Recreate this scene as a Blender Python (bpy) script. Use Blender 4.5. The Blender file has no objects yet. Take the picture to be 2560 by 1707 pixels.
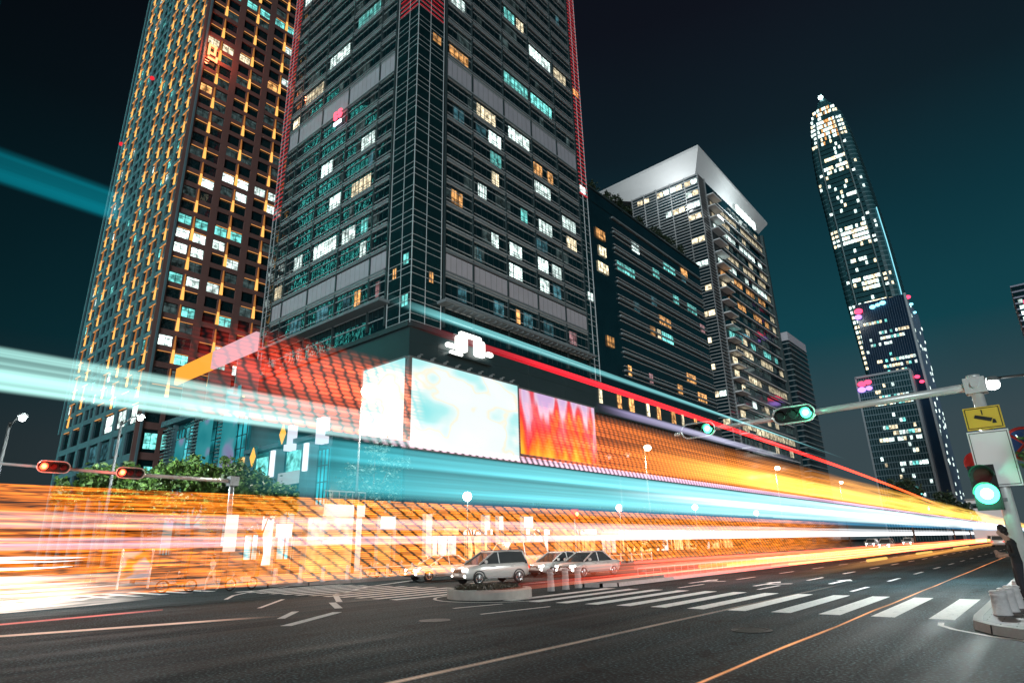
import bpy, math, random
from mathutils import Vector, Matrix
rnd = random.Random(7)
sc = bpy.context.scene
COL = sc.collection
R = math.radians
PI = math.pi

# ------------------------------------------------------------------ helpers
class MB:
    """collects faces and links them as ONE mesh object"""
    def __init__(s):
        s.v = []; s.f = []; s.m = []
    def face(s, pts, m=0):
        n = len(s.v); s.v += [tuple(p) for p in pts]
        s.f.append(tuple(range(n, n + len(pts)))); s.m.append(m)
    def box(s, x0, x1, y0, y1, z0, z1, m=0):
        if x0 > x1: x0, x1 = x1, x0
        if y0 > y1: y0, y1 = y1, y0
        if z0 > z1: z0, z1 = z1, z0
        n = len(s.v)
        s.v += [(x0,y0,z0),(x1,y0,z0),(x1,y1,z0),(x0,y1,z0),(x0,y0,z1),(x1,y0,z1),(x1,y1,z1),(x0,y1,z1)]
        for q in ((0,3,2,1),(4,5,6,7),(0,1,5,4),(1,2,6,5),(2,3,7,6),(3,0,4,7)):
            s.f.append(tuple(n+i for i in q)); s.m.append(m)
    def loft(s, rings, m=0, cap=True, closed=True):
        n0 = len(s.v); k = len(rings[0])
        for r in rings: s.v += [tuple(p) for p in r]
        for i in range(len(rings)-1):
            for j in range(k if closed else k-1):
                a = n0+i*k+j; b = n0+i*k+(j+1) % k
                s.f.append((a, b, b+k, a+k)); s.m.append(m)
        if cap:
            s.f.append(tuple(n0+j for j in range(k))[::-1]); s.m.append(m)
            s.f.append(tuple(n0+(len(rings)-1)*k+j for j in range(k))); s.m.append(m)
    def tube(s, pts, r, n=6, m=0, cap=True):
        pts = [Vector(p) for p in pts]; rings = []
        rr = r if isinstance(r, (list, tuple)) else [r]*len(pts)
        for i, p in enumerate(pts):
            d = (pts[min(i+1, len(pts)-1)] - pts[max(i-1, 0)]).normalized()
            up = Vector((0,0,1)) if abs(d.z) < .95 else Vector((1,0,0))
            a = d.cross(up).normalized(); b = a.cross(d)
            rings.append([p + (a*math.cos(t)+b*math.sin(t))*rr[i] for t in [2*PI*j/n for j in range(n)]])
        s.loft(rings, m, cap)
    def cyl(s, p0, p1, r0, r1=None, n=12, m=0):
        s.tube([p0, p1], [r0, r0 if r1 is None else r1], n, m)
    def torus(s, c, axis, R0, r0, n=20, k=6, m=0):
        c = Vector(c); ax = Vector(axis).normalized()
        up = Vector((0,0,1)) if abs(ax.z) < .9 else Vector((1,0,0))
        a = ax.cross(up).normalized(); b = ax.cross(a)
        n0 = len(s.v)
        for i in range(n):
            t = 2*PI*i/n; d = a*math.cos(t)+b*math.sin(t)
            for j in range(k):
                q = 2*PI*j/k; s.v.append(tuple(c+d*(R0+r0*math.cos(q))+ax*(r0*math.sin(q))))
        for i in range(n):
            for j in range(k):
                s.f.append((n0+i*k+j, n0+i*k+(j+1)%k, n0+((i+1)%n)*k+(j+1)%k, n0+((i+1)%n)*k+j)); s.m.append(m)
    def lathe(s, prof, c=(0,0,0), n=20, m=0):
        s.loft([[(c[0]+r*math.cos(2*PI*j/n), c[1]+r*math.sin(2*PI*j/n), c[2]+z) for j in range(n)] for r, z in prof], m)
    def ball(s, c, r, n=12, m=0):
        s.lathe([(max(.001, r*math.sin(PI*i/8)), -r*math.cos(PI*i/8)) for i in range(9)], c, n, m)
    def prism(s, poly, f, d0, d1, m=0):
        """poly in 2d, f(u,v,d)->xyz"""
        s.loft([[f(u,v,d0) for u,v in poly], [f(u,v,d1) for u,v in poly]], m)
    def build(s, name, mats, parent=None, smooth=False, loc=None):
        """vertices are given in world coordinates (or in the parent's local ones when the parent sits at the origin)"""
        me = bpy.data.meshes.new(name)
        o0 = Vector(loc) if loc is not None else (Vector(parent.location) if parent else Vector((0,0,0)))
        par0 = Vector((0,0,0))
        me.from_pydata([tuple(Vector(v)-o0) for v in s.v], [], s.f)
        if not isinstance(mats, (list, tuple)): mats = [mats]
        for mm in mats: me.materials.append(mm)
        if len(mats) > 1: me.polygons.foreach_set('material_index', s.m)
        if smooth: me.polygons.foreach_set('use_smooth', [True]*len(me.polygons))
        me.update()
        import bmesh
        bm = bmesh.new(); bm.from_mesh(me); bmesh.ops.recalc_face_normals(bm, faces=bm.faces); bm.to_mesh(me); bm.free()
        o = bpy.data.objects.new(name, me); COL.objects.link(o)
        if parent:
            o.parent = parent
            w = Vector((0,0,0)); q = parent
            while q: w = w + Vector(q.location); q = q.parent
            o.location = o0 - w if loc is not None else (0,0,0)
            if loc is None:
                # vertices were made relative to the direct parent's own location: correct for deeper nesting
                o.location = Vector(parent.location) - w
        else:
            o.location = o0
        return o

def tag(o, label=None, cat=None, group=None, kind=None):
    if label: o['label'] = label
    if cat: o['category'] = cat
    if group: o['group'] = group
    if kind: o['kind'] = kind
    return o
def thing(name, label, cat, loc=(0,0,0), rz=0, group=None):
    o = bpy.data.objects.new(name, None); COL.objects.link(o)
    o.location = loc; o.rotation_euler = (0,0,rz); o.empty_display_size = .2
    return tag(o, label, cat, group)
def copy_tree(o, parent=None):
    c = o.copy(); COL.objects.link(c)
    if parent: c.parent = parent
    for ch in list(o.children): copy_tree(ch, c)
    return c
def again(o, label, loc, rz=0, group=None, s=1):
    c = copy_tree(o); c.location = loc; c.rotation_euler = (0,0,rz); c['label'] = label
    if group: c['group'] = group
    if s != 1: c.scale = (s,s,s)
    return c

# ------------------------------------------------------------------ materials
def newmat(name):
    m = bpy.data.materials.new(name); m.use_nodes = True
    nt = m.node_tree; nt.nodes.clear()
    return m, nt, nt.nodes.new, nt.links.new
def mat(name, col, rough=.5, metal=0., var=.18, scale=3., bump=0., spec=.5, coat=0.):
    m, nt, N, L = newmat(name)
    out = N('ShaderNodeOutputMaterial'); p = N('ShaderNodeBsdfPrincipled')
    tc = N('ShaderNodeTexCoord'); no = N('ShaderNodeTexNoise'); no.inputs['Scale'].default_value = scale
    no.inputs['Detail'].default_value = 4
    L(tc.outputs['Object'], no.inputs['Vector'])
    mx = N('ShaderNodeMix'); mx.data_type = 'RGBA'
    mx.inputs['A'].default_value = (*[c*(1-var) for c in col], 1); mx.inputs['B'].default_value = (*[min(1, c*(1+var)) for c in col], 1)
    L(no.outputs['Fac'], mx.inputs['Factor']); L(mx.outputs['Result'], p.inputs['Base Color'])
    p.inputs['Roughness'].default_value = rough; p.inputs['Metallic'].default_value = metal
    p.inputs['Specular IOR Level'].default_value = spec
    p.inputs['Coat Weight'].default_value = coat
    if bump:
        b = N('ShaderNodeBump'); b.inputs['Strength'].default_value = bump; b.inputs['Distance'].default_value = .05
        L(no.outputs['Fac'], b.inputs['Height']); L(b.outputs['Normal'], p.inputs['Normal'])
    L(p.outputs['BSDF'], out.inputs['Surface'])
    return m
def emis(name, col, st=1., sample=True, var=0., scale=1.):
    m, nt, N, L = newmat(name)
    out = N('ShaderNodeOutputMaterial'); e = N('ShaderNodeEmission')
    e.inputs['Color'].default_value = (*col, 1); e.inputs['Strength'].default_value = st
    if var:
        tc = N('ShaderNodeTexCoord'); no = N('ShaderNodeTexNoise'); no.inputs['Scale'].default_value = scale
        oi = N('ShaderNodeObjectInfo'); va = N('ShaderNodeVectorMath'); va.operation = 'ADD'
        mu = N('ShaderNodeMath'); mu.operation = 'MULTIPLY'; mu.inputs[1].default_value = 90.
        L(oi.outputs['Random'], mu.inputs[0])
        L(tc.outputs['Object'], va.inputs[0]); L(mu.outputs[0], va.inputs[1]); L(va.outputs[0], no.inputs['Vector'])
        mr = N('ShaderNodeMapRange'); mr.inputs['From Min'].default_value = .35; mr.inputs['From Max'].default_value = .68
        mr.inputs['To Min'].default_value = st*(1-var); mr.inputs['To Max'].default_value = st*(1+var)
        L(no.outputs['Fac'], mr.inputs['Value'])
        m2 = N('ShaderNodeMath'); m2.operation = 'MULTIPLY'
        mr2 = N('ShaderNodeMapRange'); mr2.inputs['To Min'].default_value = .45; mr2.inputs['To Max'].default_value = 1.25
        L(oi.outputs['Random'], mr2.inputs['Value']); L(mr.outputs[0], m2.inputs[0]); L(mr2.outputs[0], m2.inputs[1])
        L(m2.outputs[0], e.inputs['Strength'])
    L(e.outputs[0], out.inputs['Surface'])
    m.cycles.emission_sampling = 'AUTO' if sample else 'NONE'
    return m

GLASS = mat('dark_glass', (.005,.030,.036), .07, 0, .5, .25, spec=.6)
def paneglass(name, col, rough, wob):
    m = mat(name, col, rough, 0, .5, .25, spec=.7)
    nt = m.node_tree; N = nt.nodes.new; L = nt.links.new
    p = [n for n in nt.nodes if n.type == 'BSDF_PRINCIPLED'][0]
    tc = N('ShaderNodeTexCoord'); n1 = N('ShaderNodeTexNoise'); n1.inputs['Scale'].default_value = .55; n1.inputs['Detail'].default_value = 1.5
    L(tc.outputs['Object'], n1.inputs['Vector'])
    b = N('ShaderNodeBump'); b.inputs['Strength'].default_value = 1; b.inputs['Distance'].default_value = wob
    L(n1.outputs['Fac'], b.inputs['Height']); L(b.outputs[0], p.inputs['Normal']); return m
GLASS = paneglass('dark_glass', (.004,.022,.027), .05, .05)
GLASS2 = paneglass('teal_glass', (.006,.030,.034), .06, .05)
GLASSN = mat('navy_glass', (.006,.024,.032), .10, 0, .5, .25, spec=.6)
CARGL = mat('car_glass', (.055,.06,.062), .08, 0, .3, 1.5)
ALU = mat('aluminium_fin', (.20,.245,.26), .45, .0, .12, .5)
ALUD = mat('thin_rail', (.62,.68,.70), .45, .0, .1, .5)
DARKM = mat('dark_mullion', (.035,.06,.065), .5, 0)
FRAMEM = mat('window_frame_teal', (.012,.035,.04), .5, 0)
LOUV = mat('grey_louvre', (.30,.32,.33), .5, 0, .12, .5)
PANEL = mat('metal_panel', (.50,.50,.55), .55, 0, .12, .6)
CONC = mat('warm_lit_brown_cladding', (.18,.095,.085), .7, 0, .15, .4)  # right side of the gold tower, warm red-brown light mixed into the colour
CONCT = mat('teal_lit_grey_cladding', (.11,.20,.23), .6, 0, .15, .4)  # left side of the gold tower carries teal light in its colour
PODW = mat('podium_wall', (.03,.055,.06), .35, 0, .2, .3)
WHITE = mat('white_cladding', (.75,.77,.78), .5, 0, .06, .3)
SOFF = mat('white_soffit', (.80,.82,.83), .6, 0, .06, .3)
STEEL = mat('painted_steel', (.75,.77,.75), .35, .3, .1, 4)
STEELD = mat('grey_steel', (.25,.27,.27), .4, .4, .1, 4)
POLE = mat('lamp_pole_paint', (.05,.055,.055), .5)
BLACK = mat('black_plastic', (.012,.014,.014), .45)
RUBBER = mat('rubber', (.012,.012,.012), .8)
STONE = mat('kerb_stone', (.30,.29,.28), .8, 0, .25, 8, .3)
BOLL = mat('bollard_stone', (.62,.60,.60), .8, 0, .2, 9, .4)
BARK = mat('bark', (.07,.05,.035), .9, 0, .3, 8, .4)
PAINT = mat('road_paint', (.74,.735,.71), .8, 0, .16, 4)
def wear(m):
    nt = m.node_tree; N = nt.nodes.new; L = nt.links.new
    p = [n for n in nt.nodes if n.type == 'BSDF_PRINCIPLED'][0]; src = p.inputs['Base Color'].links[0].from_socket
    tc = N('ShaderNodeTexCoord'); n1 = N('ShaderNodeTexNoise'); n1.inputs['Scale'].default_value = 7; n1.inputs['Detail'].default_value = 8; n1.inputs['Roughness'].default_value = .75
    L(tc.outputs['Object'], n1.inputs['Vector'])
    mr = N('ShaderNodeMapRange'); mr.inputs['From Min'].default_value = .57; mr.inputs['From Max'].default_value = .66; L(n1.outputs['Fac'], mr.inputs['Value'])
    mx = N('ShaderNodeMix'); mx.data_type = 'RGBA'; mx.inputs['B'].default_value = (.07,.085,.09,1); L(src, mx.inputs['A']); L(mr.outputs[0], mx.inputs['Factor']); L(mx.outputs['Result'], p.inputs['Base Color'])
wear(PAINT)
SILVER = mat('silver_paint', (.62,.60,.57), .3, .15, .05, 2, coat=.6)
WPAINT = mat('white_paint', (.78,.77,.74), .25, 0, .04, 2, coat=.6)
DPAINT = mat('dark_car_paint', (.06,.06,.065), .25, .3, .05, 2, coat=.6)
RIM = mat('alloy_rim', (.65,.65,.66), .25, .8)
YEL = mat('yellow_sign', (.80,.55,.05), .5, 0, .04, 2)
SIGNW = mat('white_sign', (.90,.91,.89), .5, 0, .03, 2)
SIGNB = mat('blue_sign', (.02,.09,.35), .5)
SIGNR = mat('red_sign', (.6,.03,.03), .5)
SKIN = mat('skin', (.42,.26,.19), .6)
HAIR = mat('hair', (.015,.012,.012), .6)
CLOTHD = mat('dark_cloth', (.018,.020,.022), .9, 0, .3, 6)
CLOTHN = mat('navy_trousers', (.025,.025,.032), .9, 0, .3, 6)
CLOTHW = mat('pale_cloth', (.62,.58,.52), .9, 0, .2, 6)
SHOE = mat('shoe', (.35,.33,.32), .7)
LBLUE = mat('pale_blue_body', (.35,.55,.58), .4)
SOIL = mat('soil', (.035,.028,.022), .95, 0, .4, 9, .5)

def leafmat(name, a, b):
    m, nt, N, L = newmat(name)
    out = N('ShaderNodeOutputMaterial'); p = N('ShaderNodeBsdfPrincipled')
    g = N('ShaderNodeNewGeometry'); mx = N('ShaderNodeMix'); mx.data_type = 'RGBA'
    mx.inputs['A'].default_value = (*a,1); mx.inputs['B'].default_value = (*b,1)
    L(g.outputs['Random Per Island'], mx.inputs['Factor']); L(mx.outputs['Result'], p.inputs['Base Color'])
    p.inputs['Roughness'].default_value = .5
    L(p.outputs[0], out.inputs[0]); return m
LEAF = leafmat('green_leaf', (.022,.055,.012), (.09,.18,.03))
LEAFD = leafmat('dark_leaf', (.012,.028,.016), (.04,.075,.035))
LEAFT = leafmat('blue_green_leaf', (.02,.06,.055), (.07,.17,.16))

WIN = {
 'w': emis('lit_window_cool_white', (.80,1.,.94), 2.0, False, .7, .9),
 't': emis('lit_window_teal', (.20,.78,.72), 1.4, False, .7, .9),
 'y': emis('lit_window_warm_white', (1.,.84,.55), 1.7, False, .7, .9),
 'a': emis('lit_window_amber', (1.,.48,.16), 1.1, False, .75, .9),
 'b': emis('lit_window_blue', (.10,.30,.36), .5, False, .7, .9),
 'p': emis('lit_window_pink', (.75,.40,.42), .55, False, .7, .9),
 'd': emis('dim_window', (.14,.22,.22), .30, False, .8, .7),
}
GOLD = emis('gold_light', (1.,.48,.11), 1.45, False)
GOLDD = emis('gold_light_dim', (1.,.38,.10), .42, False)
GOLDS = emis('gold_strip_light', (1.,.42,.12), .85, False)
LEDR = emis('red_led', (1.,.03,.05), 1.0, False)
CYANL = emis('cyan_led', (.3,.85,1.), 1.2, False)
LAMPW = emis('lamp_white', (.95,1.,1.), 14, False)
LAMPY = emis('lamp_warm', (1.,.82,.55), 12, False)
REDL = emis('red_lens', (1.,.07,.03), 7, False)
REDC = emis('amber_core', (1.,.45,.08), 9, False)
GREENL = emis('green_lens', (.06,1.,.48), 7, False)
GREENC = emis('green_core', (.55,1.,.8), 10, False)
HEAD = emis('headlight', (1.,.95,.85), 8, False)
TAIL = emis('taillight', (1.,.05,.02), 3, False)
SHOPW = emis('shop_white', (1.,.97,.93), 1.25, True, .35, .5)
SHOPY = emis('shop_warm', (1.,.66,.32), .9, True, .5, .6)

# ------------------------------------------------------------------ camera
cam = bpy.data.cameras.new('camera'); co = bpy.data.objects.new('camera', cam); COL.objects.link(co)
rt = Vector((.75861618,.65104989,-.02520958)); up = Vector((.22535394,-.22588945,.94772863)); fw = Vector((-.61132404,.72464335,.31808006))
M = Matrix(((rt.x,up.x,-fw.x,0),(rt.y,up.y,-fw.y,0),(rt.z,up.z,-fw.z,1.7),(0,0,0,1)))
co.matrix_world = M
cam.sensor_width = 36; cam.lens = 36*1535/2560; cam.clip_start = .05; cam.clip_end = 6000
sc.camera = co

# ------------------------------------------------------------------ world, city glow
W = bpy.data.worlds.new("World"); sc.world = W; W.use_nodes = True
nt = W.node_tree; nt.nodes.clear(); N = nt.nodes.new; L = nt.links.new
SUN_DIR = Vector((-.50,.84,-.16)).normalized()      # the way the light travels
wo = N('ShaderNodeOutputWorld'); bg = N('ShaderNodeBackground'); bg.inputs['Strength'].default_value = 1
sky = N('ShaderNodeTexSky'); sky.sky_type = 'NISHITA'; sky.sun_disc = False
sky.sun_elevation = math.asin(-SUN_DIR.z); sky.sun_rotation = math.atan2(-SUN_DIR.x, -SUN_DIR.y)
tc = N('ShaderNodeTexCoord'); sp = N('ShaderNodeSeparateXYZ'); L(tc.outputs['Generated'], sp.inputs[0])
cr = N('ShaderNodeValToRGB'); L(sp.outputs['Z'], cr.inputs['Fac'])
el = cr.color_ramp.elements
el[0].position = 0; el[0].color = (.040,.060,.068,1)
el[1].position = 1; el[1].color = (.004,.0045,.008,1)
for p_, c_ in ((.15,(.034,.056,.066,1)),(.28,(.004,.044,.058,1)),(.42,(.003,.028,.039,1)),(.56,(.004,.012,.018,1)),(.70,(.0045,.006,.011,1))):
    q = cr.color_ramp.elements.new(p_); q.color = c_
# the glow of the city is stronger over the avenue (towards +Y) than over the side street
az = N('ShaderNodeMapRange'); az.inputs['From Min'].default_value = -.1; az.inputs['From Max'].default_value = .95
az.inputs['To Min'].default_value = .17; az.inputs['To Max'].default_value = 1.2; L(sp.outputs['Y'], az.inputs['Value'])
no = N('ShaderNodeTexNoise'); no.inputs['Scale'].default_value = 2.2; no.inputs['Detail'].default_value = 3; L(tc.outputs['Generated'], no.inputs['Vector'])
nr = N('ShaderNodeMapRange'); nr.inputs['To Min'].default_value = .75; nr.inputs['To Max'].default_value = 1.25; L(no.outputs['Fac'], nr.inputs['Value'])
mm = N('ShaderNodeMath'); mm.operation = 'MULTIPLY'; L(az.outputs[0], mm.inputs[0]); L(nr.outputs[0], mm.inputs[1])
sc1 = N('ShaderNodeVectorMath'); sc1.operation = 'SCALE'; L(cr.outputs['Color'], sc1.inputs[0]); L(mm.outputs[0], sc1.inputs['Scale'])
sc2 = N('ShaderNodeVectorMath'); sc2.operation = 'SCALE'; L(sky.outputs['Color'], sc2.inputs[0]); sc2.inputs['Scale'].default_value = .0006
ad = N('ShaderNodeVectorMath'); ad.operation = 'ADD'; L(sc1.outputs[0], ad.inputs[0]); L(sc2.outputs[0], ad.inputs[1])
L(ad.outputs[0], bg.inputs['Color']); L(bg.outputs[0], wo.inputs['Surface'])
sl = bpy.data.lights.new('city_glow', 'SUN'); sl.energy = 1.5; sl.angle = R(25); sl.color = (.86,.97,1.)
so = bpy.data.objects.new('city_glow', sl); COL.objects.link(so); so.rotation_euler = SUN_DIR.to_track_quat('-Z','Y').to_euler()
sc.view_settings.view_transform = 'Standard'; sc.view_settings.look = 'None'; sc.view_settings.exposure = 0; sc.view_settings.gamma = 1
sc.cycles.transparent_max_bounces = 24; sc.cycles.max_bounces = 6; sc.cycles.sample_clamp_indirect = 4.0
sc.cycles.use_denoising = True

def point(name, loc, power, col=(1,1,1), size=.3):
    l = bpy.data.lights.new(name, 'POINT'); l.energy = power; l.color = col; l.shadow_soft_size = size
    o = bpy.data.objects.new(name, l); COL.objects.link(o); o.location = loc; return o

# ------------------------------------------------------------------ ground, road, pavement
def asphalt():
    """worn asphalt: grain, long tyre streaks, patches and cracks"""
    m, nt, N, L = newmat('asphalt')
    out = N('ShaderNodeOutputMaterial'); p = N('ShaderNodeBsdfPrincipled'); tc = N('ShaderNodeTexCoord')
    def noise(sc_, det, scale=None):
        n = N('ShaderNodeTexNoise'); n.inputs['Scale'].default_value = sc_; n.inputs['Detail'].default_value = det
        if scale:
            mp = N('ShaderNodeMapping'); mp.inputs['Scale'].default_value = scale; L(tc.outputs['Object'], mp.inputs['Vector']); L(mp.outputs[0], n.inputs['Vector'])
        else: L(tc.outputs['Object'], n.inputs['Vector'])
        return n.outputs['Fac']
    def mapr(v, a, b_, c, d):
        n = N('ShaderNodeMapRange')
        for k, q in zip(('From Min','From Max','To Min','To Max'), (a,b_,c,d)): n.inputs[k].default_value = q
        L(v, n.inputs['Value']); return n.outputs[0]
    def mul(a, b_):
        n = N('ShaderNodeMath'); n.operation = 'MULTIPLY'; L(a, n.inputs[0]); L(b_, n.inputs[1]); return n.outputs[0]
    grain = noise(20, 5); big = noise(.22, 6); tyre = noise(1.7, 4, (1.0,.05,1)); patch = noise(.55, 2, (.5,.22,1))
    r1 = N('ShaderNodeValToRGB'); L(grain, r1.inputs['Fac'])
    e = r1.color_ramp.elements; e[0].position = .36; e[0].color = (.002,.006,.008,1); e[1].position = .70; e[1].color = (.085,.165,.185,1)
    q = r1.color_ramp.elements.new(.55); q.color = (.013,.028,.033,1)
    vo = N('ShaderNodeTexVoronoi'); vo.feature = 'DISTANCE_TO_EDGE'; vo.inputs['Scale'].default_value = .16
    dn = N('ShaderNodeTexNoise'); dn.inputs['Scale'].default_value = .8; dn.inputs['Detail'].default_value = 5; L(tc.outputs['Object'], dn.inputs['Vector'])
    vm = N('ShaderNodeVectorMath'); vm.operation = 'MULTIPLY_ADD'; vm.inputs[1].default_value = (2.2,2.2,0); L(dn.outputs['Color'], vm.inputs[0]); L(tc.outputs['Object'], vm.inputs[2]); L(vm.outputs[0], vo.inputs['Vector'])
    f = mul(mul(mapr(big,.35,.65,.6,1.4), mapr(tyre,.35,.65,.85,1.15)), mul(mapr(vo.outputs['Distance'],0,.010,.35,1.), mapr(patch,.56,.58,1.,.72)))
    vs = N('ShaderNodeVectorMath'); vs.operation = 'SCALE'; L(r1.outputs['Color'], vs.inputs[0]); L(f, vs.inputs['Scale'])
    L(vs.outputs[0], p.inputs['Base Color'])
    L(mapr(tyre,.3,.7,.62,.88), p.inputs['Roughness']); p.inputs['Specular IOR Level'].default_value = .10
    b = N('ShaderNodeBump'); b.inputs['Strength'].default_value = .9; b.inputs['Distance'].default_value = .02
    L(grain, b.inputs['Height']); L(b.outputs[0], p.inputs['Normal'])
    L(p.outputs[0], out.inputs[0]); return m
ASPH = asphalt()
def tiles(name, c1, c2, sx, sy):
    m, nt, N, L = newmat(name)
    out = N('ShaderNodeOutputMaterial'); p = N('ShaderNodeBsdfPrincipled'); tc = N('ShaderNodeTexCoord')
    b = N('ShaderNodeTexBrick'); b.inputs['Scale'].default_value = 1; b.inputs['Brick Width'].default_value = sx; b.inputs['Row Height'].default_value = sy
    b.inputs['Mortar Size'].default_value = .012; b.inputs['Color1'].default_value = (*c1,1); b.inputs['Color2'].default_value = (*c2,1); b.inputs['Mortar'].default_value = (.02,.02,.02,1)
    L(tc.outputs['Object'], b.inputs['Vector']); L(b.outputs['Color'], p.inputs['Base Color']); p.inputs['Roughness'].default_value = .75
    L(p.outputs[0], out.inputs[0]); return m
TILE = tiles('paving_tiles', (.20,.19,.19), (.15,.15,.15), .5, .25)

g = MB(); g.face([(-900,-200,0),(900,-200,0),(900,1800,0),(-900,1800,0)]); tag(g.build('ground', ASPH), kind='structure')

def pave(poly, name, h=.15):
    """raised pavement: tiled top inside a stone kerb"""
    b = MB(); n = len(poly)
    b.face([(x,y,h) for x,y in poly], 0)
    cx = sum(p[0] for p in poly)/n; cy = sum(p[1] for p in poly)/n
    for i in range(n):
        (x0,y0),(x1,y1) = poly[i], poly[(i+1)%n]
        d = Vector((x1-x0,y1-y0,0)).normalized(); nn = Vector((d.y,-d.x,0))*.16
        if nn.dot(Vector(((x0+x1)/2-cx,(y0+y1)/2-cy,0))) < 0: nn = -nn
        b.face([(x0,y0,h+.006),(x1,y1,h+.006),(x1+nn.x,y1+nn.y,h+.006),(x0+nn.x,y0+nn.y,h+.006)], 1)
        b.face([(x0+nn.x,y0+nn.y,h+.006),(x1+nn.x,y1+nn.y,h+.006),(x1+nn.x*1.1,y1+nn.y*1.1,0),(x0+nn.x*1.1,y0+nn.y*1.1,0)], 1)
    return tag(b.build(name, [TILE, STONE]), kind='structure')
rc = [(60,-60),(60,420),(-1.72,420),(-1.62,19.5),(-1.62,16.6),(-1.55,15.6),(-1.25,15.0),(-.7,14.4),(.4,13.6),(3,12.2),(12,9),(12,-60)]
pave([(p[0], p[1]) for p in rc[:-2]] + [(60,10)], 'right_pavement')
lc = [(-260,17.5),(-40,17.5),(-36.5,17.9),(-34,18.9),(-32.8,20.6),(-32.3,23),(-32.2,420),(-260,420)]
pave(lc, 'left_pavement')
# central reservation
md = [(-15.25,24.6),(-15.25,420),(-17.4,420),(-17.4,25.2),(-17.1,24.4),(-16.3,23.9),(-15.6,24.0)]
pave(md, 'median')

mk = MB()
for i in range(12):                                   # near zebra crossing
    x = -2.42-1.13*i
    mk.face([(x-.24,17.0,.004),(x+.24,17.0,.004),(x+.24,22.6+.09*i,.004),(x-.24,22.6+.09*i,.004)])
for i in range(12):                                   # far half of it
    x = -19.2-1.08*i
    mk.face([(x-.23,15.6,.004),(x+.23,15.6,.004),(x+.23,21.6,.004),(x-.23,21.6,.004)])
for i in range(9):                                    # crossing over the side street
    y = 15.4-1.12*i
    mk.face([(-37.6,y-.22,.004),(-33.2,y-.22,.004),(-33.2,y+.22,.004),(-37.6,y+.22,.004)])
for k in range(34):                                   # lane dashes
    for x in (-5.93,-9.1,-12.3):
        y = 24.6+6.1*k
        mk.face([(x-.07,y,.004),(x+.07,y,.004),(x+.07,y+2.4,.004),(x-.07,y+2.4,.004)])
    for x in (-20.6,-24.0,-27.6):
        y = 24.6+6.1*k
        mk.face([(x-.07,y,.004),(x+.07,y,.004),(x+.07,y+2.4,.004),(x-.07,y+2.4,.004)])
def arrow(x, y, s, bent):
    mk.face([(x-.09,y,.004),(x+.09,y,.004),(x+.09,y+2.2*s,.004),(x-.09,y+2.2*s,.004)])
    mk.face([(x-.32,y+2.2*s,.004),(x+.32,y+2.2*s,.004),(x,y+3.2*s,.004)])
    if bent: mk.face([(x+.09,y+1.0*s,.004),(x+.9,y+1.7*s,.004),(x+.9,y+2.0*s,.004),(x+.09,y+1.4*s,.004)])
for x, y in ((-9.9,26.4),(-7.6,28.5),(-13.2,27.5)): arrow(x, y, 1, x < -9)
def arc(pts, w):                                      # painted guide lines
    for a, b in zip(pts[:-1], pts[1:]):
        d = Vector((b[0]-a[0], b[1]-a[1], 0)).normalized(); q = Vector((-d.y, d.x, 0))*w/2
        mk.face([(a[0]-q.x,a[1]-q.y,.004),(b[0]-q.x,b[1]-q.y,.004),(b[0]+q.x,b[1]+q.y,.004),(a[0]+q.x,a[1]+q.y,.004)])
arc([(-2.35,16.4),(-2.3,15.9),(-2.0,15.3),(-1.4,14.6),(-.5,13.9),(1.0,13.0),(3.4,11.6)], .11)
arc([(-12.6,13.3),(-12.2,15.9)], .12); arc([(-14.6,14.2),(-14.2,16.0)], .14)
arc([(-33,19.5),(-31,16.5),(-28.7,14.3),(-26.5,12.9)], .16)
arc([(-20.5,14.2),(-24,16.4),(-27.5,20.6),(-30.2,26)], .22); arc([(-15.2,9.0),(-17.1,11.8)], .3); arc([(-17.0,9.9),(-18.6,11.3)], .22)
arc([(-21,11.4),(-24,14.0)], .15); arc([(-18.2,12.6),(-20.5,13.9)], .25)
arc([(-16.3+2.75*math.cos(t)*.86, 18.0+2.1*math.sin(t)) for t in [PI*1.02+i*.24 for i in range(14)]], .12)
tag(mk.build('road_markings', PAINT), kind='structure')

for i, (x, y, lb) in enumerate(((-12.6,11.6,'round iron manhole cover in the lower middle of the road'),(-5.2,13.4,'round iron manhole cover near the copper light line'))):
    b = MB(); b.lathe([(.40,0),(.40,.012),(.36,.014),(.36,.008),(.01,.008)], (x,y,.002), 28)
    for k in range(5): b.box(x-.28,x+.28,y-.24+.12*k,y-.21+.12*k,.010,.014)
    tag(b.build('manhole_cover', mat('cast_iron', (.05,.05,.05), .55, .4, .3, 9)), lb, 'manhole cover', 'manhole covers in the road')
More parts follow.
